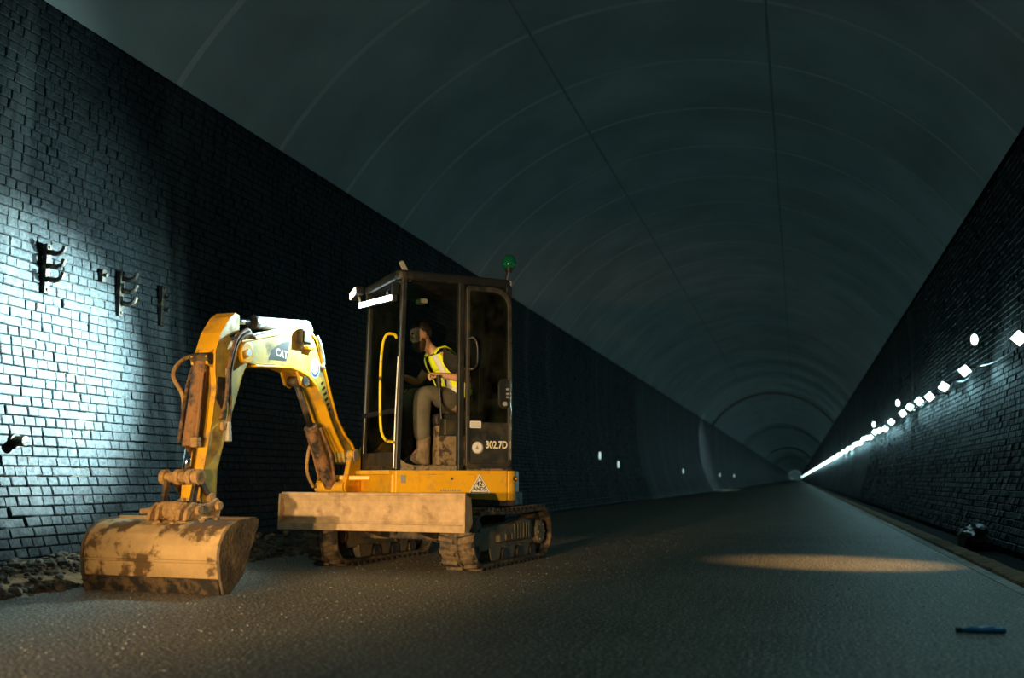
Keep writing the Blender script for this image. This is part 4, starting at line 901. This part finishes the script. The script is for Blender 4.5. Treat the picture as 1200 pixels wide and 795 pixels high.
rad = dict(pel=(.13, .11), sp1=(.12, .10), sp2=(.13, .10), ch=(.11, .08), nk=.055, nk2=.055, hd0=.055, hd1=.06, shL=.046, elL=.046, wrL=.030, shR=.046, elR=.046, wrR=.030,
    hpL=.09, knL=.062, anL=.030, toL=.022, hpR=.09, knR=.062, anR=.030, toR=.022)
ed = [('pel','sp1'),('sp1','sp2'),('sp2','ch'),('ch','nk'),('nk','nk2'),('nk2','hd0'),('hd0','hd1'),('ch','shL'),('shL','elL'),('elL','wrL'),('ch','shR'),('shR','elR'),('elR','wrR'),('pel','hpL'),('hpL','knL'),('knL','anL'),('anL','toL'),('pel','hpR'),('hpR','knR'),('knR','anR'),('anR','toR')]
VV = [Vector(J[k]) for k in keys]; RR = [rad[k] for k in keys]; EE = [(keys.index(a), keys.index(b)) for a, b in ed]
for side, wk_, fwd in ((1, 'wrL', (.9, -.25, .1)), (-1, 'wrR', (.9, .15, .05))):
    w, palm, f, ac, dn = hand(side, J[wk_], fwd); wi = keys.index(wk_)
    pi_ = len(VV); VV.append(palm); RR.append((.036, .020)); EE.append((wi, pi_))
    for k in range(4):
        base = palm + f * .03 + ac * (.033 - .022 * k); L_ = (.032, .036, .034, .027)[k]
        a = len(VV); VV += [base, base + f * L_ * .9 + dn * .008, base + f * L_ * 1.2 + dn * (.008 + L_ * .8), base + f * L_ * .7 + dn * (.012 + L_ * 1.4)]
        RR += [.0105, .0100, .0092, .0080]; EE += [(pi_, a), (a, a+1), (a+1, a+2), (a+2, a+3)]
    a = len(VV); tb = w + f * .035 - ac * .03 * 1; VV += [tb + dn * .008, tb + f * .03 - ac * .012 + dn * .018, tb + f * .05 + dn * .035]; RR += [.0125, .011, .009]; EE += [(pi_, a), (a, a+1), (a+1, a+2)]
HC = Vector((.135, .22, 2.015)); HR = Matrix.Rotation(R(16), 3, 'Y')      # head centre, bowed
def hp(x, y, z): q = HR @ Vector((x, y, z)) + HC; return pv(q.x, q.y, q.z)
def ellip(c, r, keep=None, sub=3):
    v, f = ico(sub); out = []
    for p in v:
        q = [c[k] + p[k] * r[k] for k in range(3)]
        if keep: q = keep(q, c)
        out.append(tuple(hp(*q)))
    return out, f
hb = MB()
for c, r in (((-.004, 0, .022), (.096, .077, .097)), ((.028, 0, -.045), (.066, .060, .078)), ((.094, 0, -.016), (.022, .013, .026)), ((.074, 0, .026), (.022, .050, .014)), ((.068, 0, -.105), (.028, .030, .024)), ((.088, 0, -.068), (.012, .022, .010)), ((.060, .040, -.020), (.026, .022, .024)), ((.060, -.040, -.020), (.026, .022, .024)), ((-.02, 0, -.085), (.055, .055, .075))):
    hb.add(*ellip(c, r))
ho = hb.build('head_base', M['skin'])
rm = ho.modifiers.new('fuse', 'REMESH'); rm.mode = 'VOXEL'; rm.voxel_size = .005
sm_ = ho.modifiers.new('soften', 'SMOOTH'); sm_.factor = .5; sm_.iterations = 4
hm_ = bpy.data.meshes.new_from_object(ho.evaluated_get(bpy.context.evaluated_depsgraph_get())); bpy.data.objects.remove(ho)
body = skin_mesh('body_base', [pv(*v) for v in VV], EE, RR, M['skin'])
mb = MB(); mb.v = [tuple(v.co) for v in body.data.vertices]; mb.f = [tuple(p.vertices) for p in body.data.polygons]; bpy.data.objects.remove(body)
mb.add([tuple(v.co) for v in hm_.vertices], [tuple(p.vertices) for p in hm_.polygons])
person = link('person', mb.mesh('person', M['skin'], True))
person.location = SEAT
tag(person, 'bearded driver in yellow hi-vis vest and black T-shirt seated at the excavator controls, looking down', 'person')
def chain(name, ks, es, rr, m, sub=2, extra=None):
    return skin_mesh(name, [pv(*J[k]) for k in ks] if not extra else [pv(*p) for p in extra], es, rr, m, person, sub)
# trousers
tl = dict(a=(-.14, .22, 1.43), b=(-.12, .325, 1.40), c=(.08, .37, 1.45), d=(.255, .40, 1.48), e=(.265, .40, 1.28), f=(.25, .40, 1.04), g=(-.12, .115, 1.40), h=(.08, .10, 1.45), i=(.275, .10, 1.48), j=(.29, .10, 1.28), k=(.30, .10, 1.04), t=(-.14, .22, 1.54))
kk = list(tl); skin_mesh('trousers', [pv(*tl[k]) for k in kk], [(kk.index(a), kk.index(b)) for a, b in ('at', 'ab', 'bc', 'cd', 'de', 'ef', 'ag', 'gh', 'hi', 'ij', 'jk')],
    [(.155, .135), .125, .112, .100, .084, .074, .125, .112, .100, .084, .074, (.145, .125)], M['trouser'], person)
for (ax, ay) in ((.25, .40), (.30, .10)):
    MB().loft([(pv(ax + dx, ay, z), ROT @ Vector((a, 0, 0)), ROT @ Vector((0, b, 0))) for dx, z, a, b in ((-.01, 1.10, .062, .06), (-.005, 1.0, .060, .056), (.01, .95, .075, .055), (.045, .91, .115, .054), (.055, .875, .125, .052), (.055, .855, .125, .050))], 16).build('boot', M['boot'], person, smooth=True)
MB().add([tuple(pv(x, .475, z)) for x, z in ((.25, 1.33), (.29, 1.335), (.29, 1.345), (.25, 1.34))] + [tuple(pv(x, .468, z)) for x, z in ((.25, 1.33), (.29, 1.335), (.29, 1.345), (.25, 1.34))], [(0,1,2,3),(7,6,5,4),(0,4,5,1),(1,5,6,2),(2,6,7,3),(3,7,4,0)]).build('trouser_tag', M['redtag'], person)
# T-shirt
tt = dict(a=(-.14, .22, 1.46), b=(-.13, .22, 1.57), c=(-.10, .22, 1.69), d=(-.05, .22, 1.80), e=(.015, .22, 1.868), l=(-.06, .385, 1.82), m=(-.13, .46, 1.68), r=(-.05, .04, 1.815), s=(.03, -.005, 1.69))
kk = list(tt); skin_mesh('t_shirt', [pv(*tt[k]) for k in kk], [(kk.index(a), kk.index(b)) for a, b in ('ab', 'bc', 'cd', 'de', 'dl', 'lm', 'dr', 'rs')], [(.145, .12), (.14, .115), (.15, .115), (.15, .12), .085, .100, .086, .100, .086], M['tee'], person)
# vest: open-fronted shell with reflective bands
def torso_ring(t, grow=0.):
    ks = [(-.14, 1.45, .175, .15), (-.135, 1.57, .170, .146), (-.11, 1.69, .182, .146), (-.07, 1.79, .185, .138), (-.03, 1.855, .150, .105)]
    i = min(int(t * 4), 3); u = t * 4 - i; a, b = ks[i], ks[i + 1]; x, z, wy, wx = [p + (q - p) * u for p, q in zip(a, b)]
    return (x, z, wy + grow, wx + grow)
def vest_part(t0, t1, a0, a1, grow, name, m, nt=8, na=22, th=.006):
    vs = []; fs = []
    for g in (grow, grow - th):
        for i in range(nt + 1):
            x, z, wy, wx = torso_ring(t0 + (t1 - t0) * i / nt, g); tilt = .35
            for j in range(na + 1):
                a = R(a0 + (a1 - a0) * j / na); dx = wx * math.cos(a); vs.append(tuple(pv(x + dx, .22 + wy * math.sin(a), z - dx * tilt)))
    n1 = na + 1; off = (nt + 1) * n1
    for i in range(nt):
        for j in range(na):
            fs += [(i*n1+j, i*n1+j+1, (i+1)*n1+j+1, (i+1)*n1+j), (off+i*n1+j, off+(i+1)*n1+j, off+(i+1)*n1+j+1, off+i*n1+j+1)]
    for j in range(na): fs += [(j, off+j, off+j+1, j+1), (nt*n1+j, nt*n1+j+1, off+nt*n1+j+1, off+nt*n1+j)]
    for i in range(nt): fs += [(i*n1, (i+1)*n1, off+(i+1)*n1, off+i*n1), (i*n1+na, off+i*n1+na, off+(i+1)*n1+na, (i+1)*n1+na)]
    return MB().add(vs, fs).build(name, m, person, smooth=True)
vest_part(0, .62, 12, 348, .012, 'hi_vis_vest', M['hivis'])
vest_part(.60, 1.0, 14, 72, .012, 'vest_front', M['hivis'], 6, 8); vest_part(.60, 1.0, -72, -14, .012, 'vest_front', M['hivis'], 6, 8); vest_part(.60, 1.0, 115, 245, .012, 'vest_back', M['hivis'], 6, 12)
vest_part(.10, .24, 12, 348, .016, 'reflective_band', M['silverband'], 2)
for a in (38, -52): vest_part(.24, 1.0, a, a + 18, .016, 'reflective_band', M['silverband'], 8, 4)
for s in (1, -1):
    MB().loft([(pv(*p), ROT @ Vector((.0, .045, 0)), ROT @ Vector((.006, 0, .008))) for p in ((.05, .22 + s * .105, 1.835), (.02, .22 + s * .115, 1.885), (-.04, .22 + s * .12, 1.905), (-.10, .22 + s * .115, 1.88))], 12).build('vest_shoulder', M['hivis'], person, smooth=True)
# hair, beard, ear, eyes
def blob(name, c, r3, m, squash=None, rot=0.):
    v, f = ico(3); out = []
    for p in v:
        q = Vector(p) * (1 + .06 * noise.noise(Vector(p) * 5)); q = Vector((q.x * r3[0], q.y * r3[1], q.z * r3[2])); q = Matrix.Rotation(rot, 3, 'Y') @ q
        if squash: q = squash(q)
        out.append(tuple(pv(c[0] + q.x, c[1] + q.y, c[2] + q.z)))
    return MB().add(out, f).build(name, m, person, smooth=True)
def head_part(name, c, r, m, keep=None):
    v, f = ellip(c, r, keep); return MB().add(v, f).build(name, m, person, smooth=True)
def hair_keep(q, c):
    x, y, z = q; line = .062 if x > .045 else (.062 - (.045 - x) * 1.25)
    if z < line: return [c[k] + (q[k] - c[k]) * .80 for k in range(3)]
    n_ = 1 + .05 * noise.noise(Vector(q) * 60); return [c[k] + (q[k] - c[k]) * n_ for k in range(3)]
head_part('hair', (-.006, 0, .026), (.103, .083, .104), M['hair'], hair_keep)
def beard_keep(q, c):
    x, y, z = q; line = -.055 if x > .055 else -.055 + (.055 - x) * .75
    if z > line or x < -.02: return [c[k] + (q[k] - c[k]) * .72 for k in range(3)]
    return [x + .008 * noise.noise(Vector(q) * 50), y, z - .020 * max(0, (x - .02) / .08)]
head_part('beard', (.034, 0, -.058), (.074, .067, .092), M['beard'], beard_keep)
for s_ in (1, -1):
    head_part('ear', (-.004, s_ * .079, -.008), (.019, .010, .031), M['skin']); head_part('eye', (.083, s_ * .031, .004), (.008, .013, .007), M['white']); head_part('pupil', (.089, s_ * .031, .004), (.004, .005, .005), M['ink'])
    head_part('eyebrow', (.090, s_ * .032, .026), (.008, .024, .006), M['hair'])
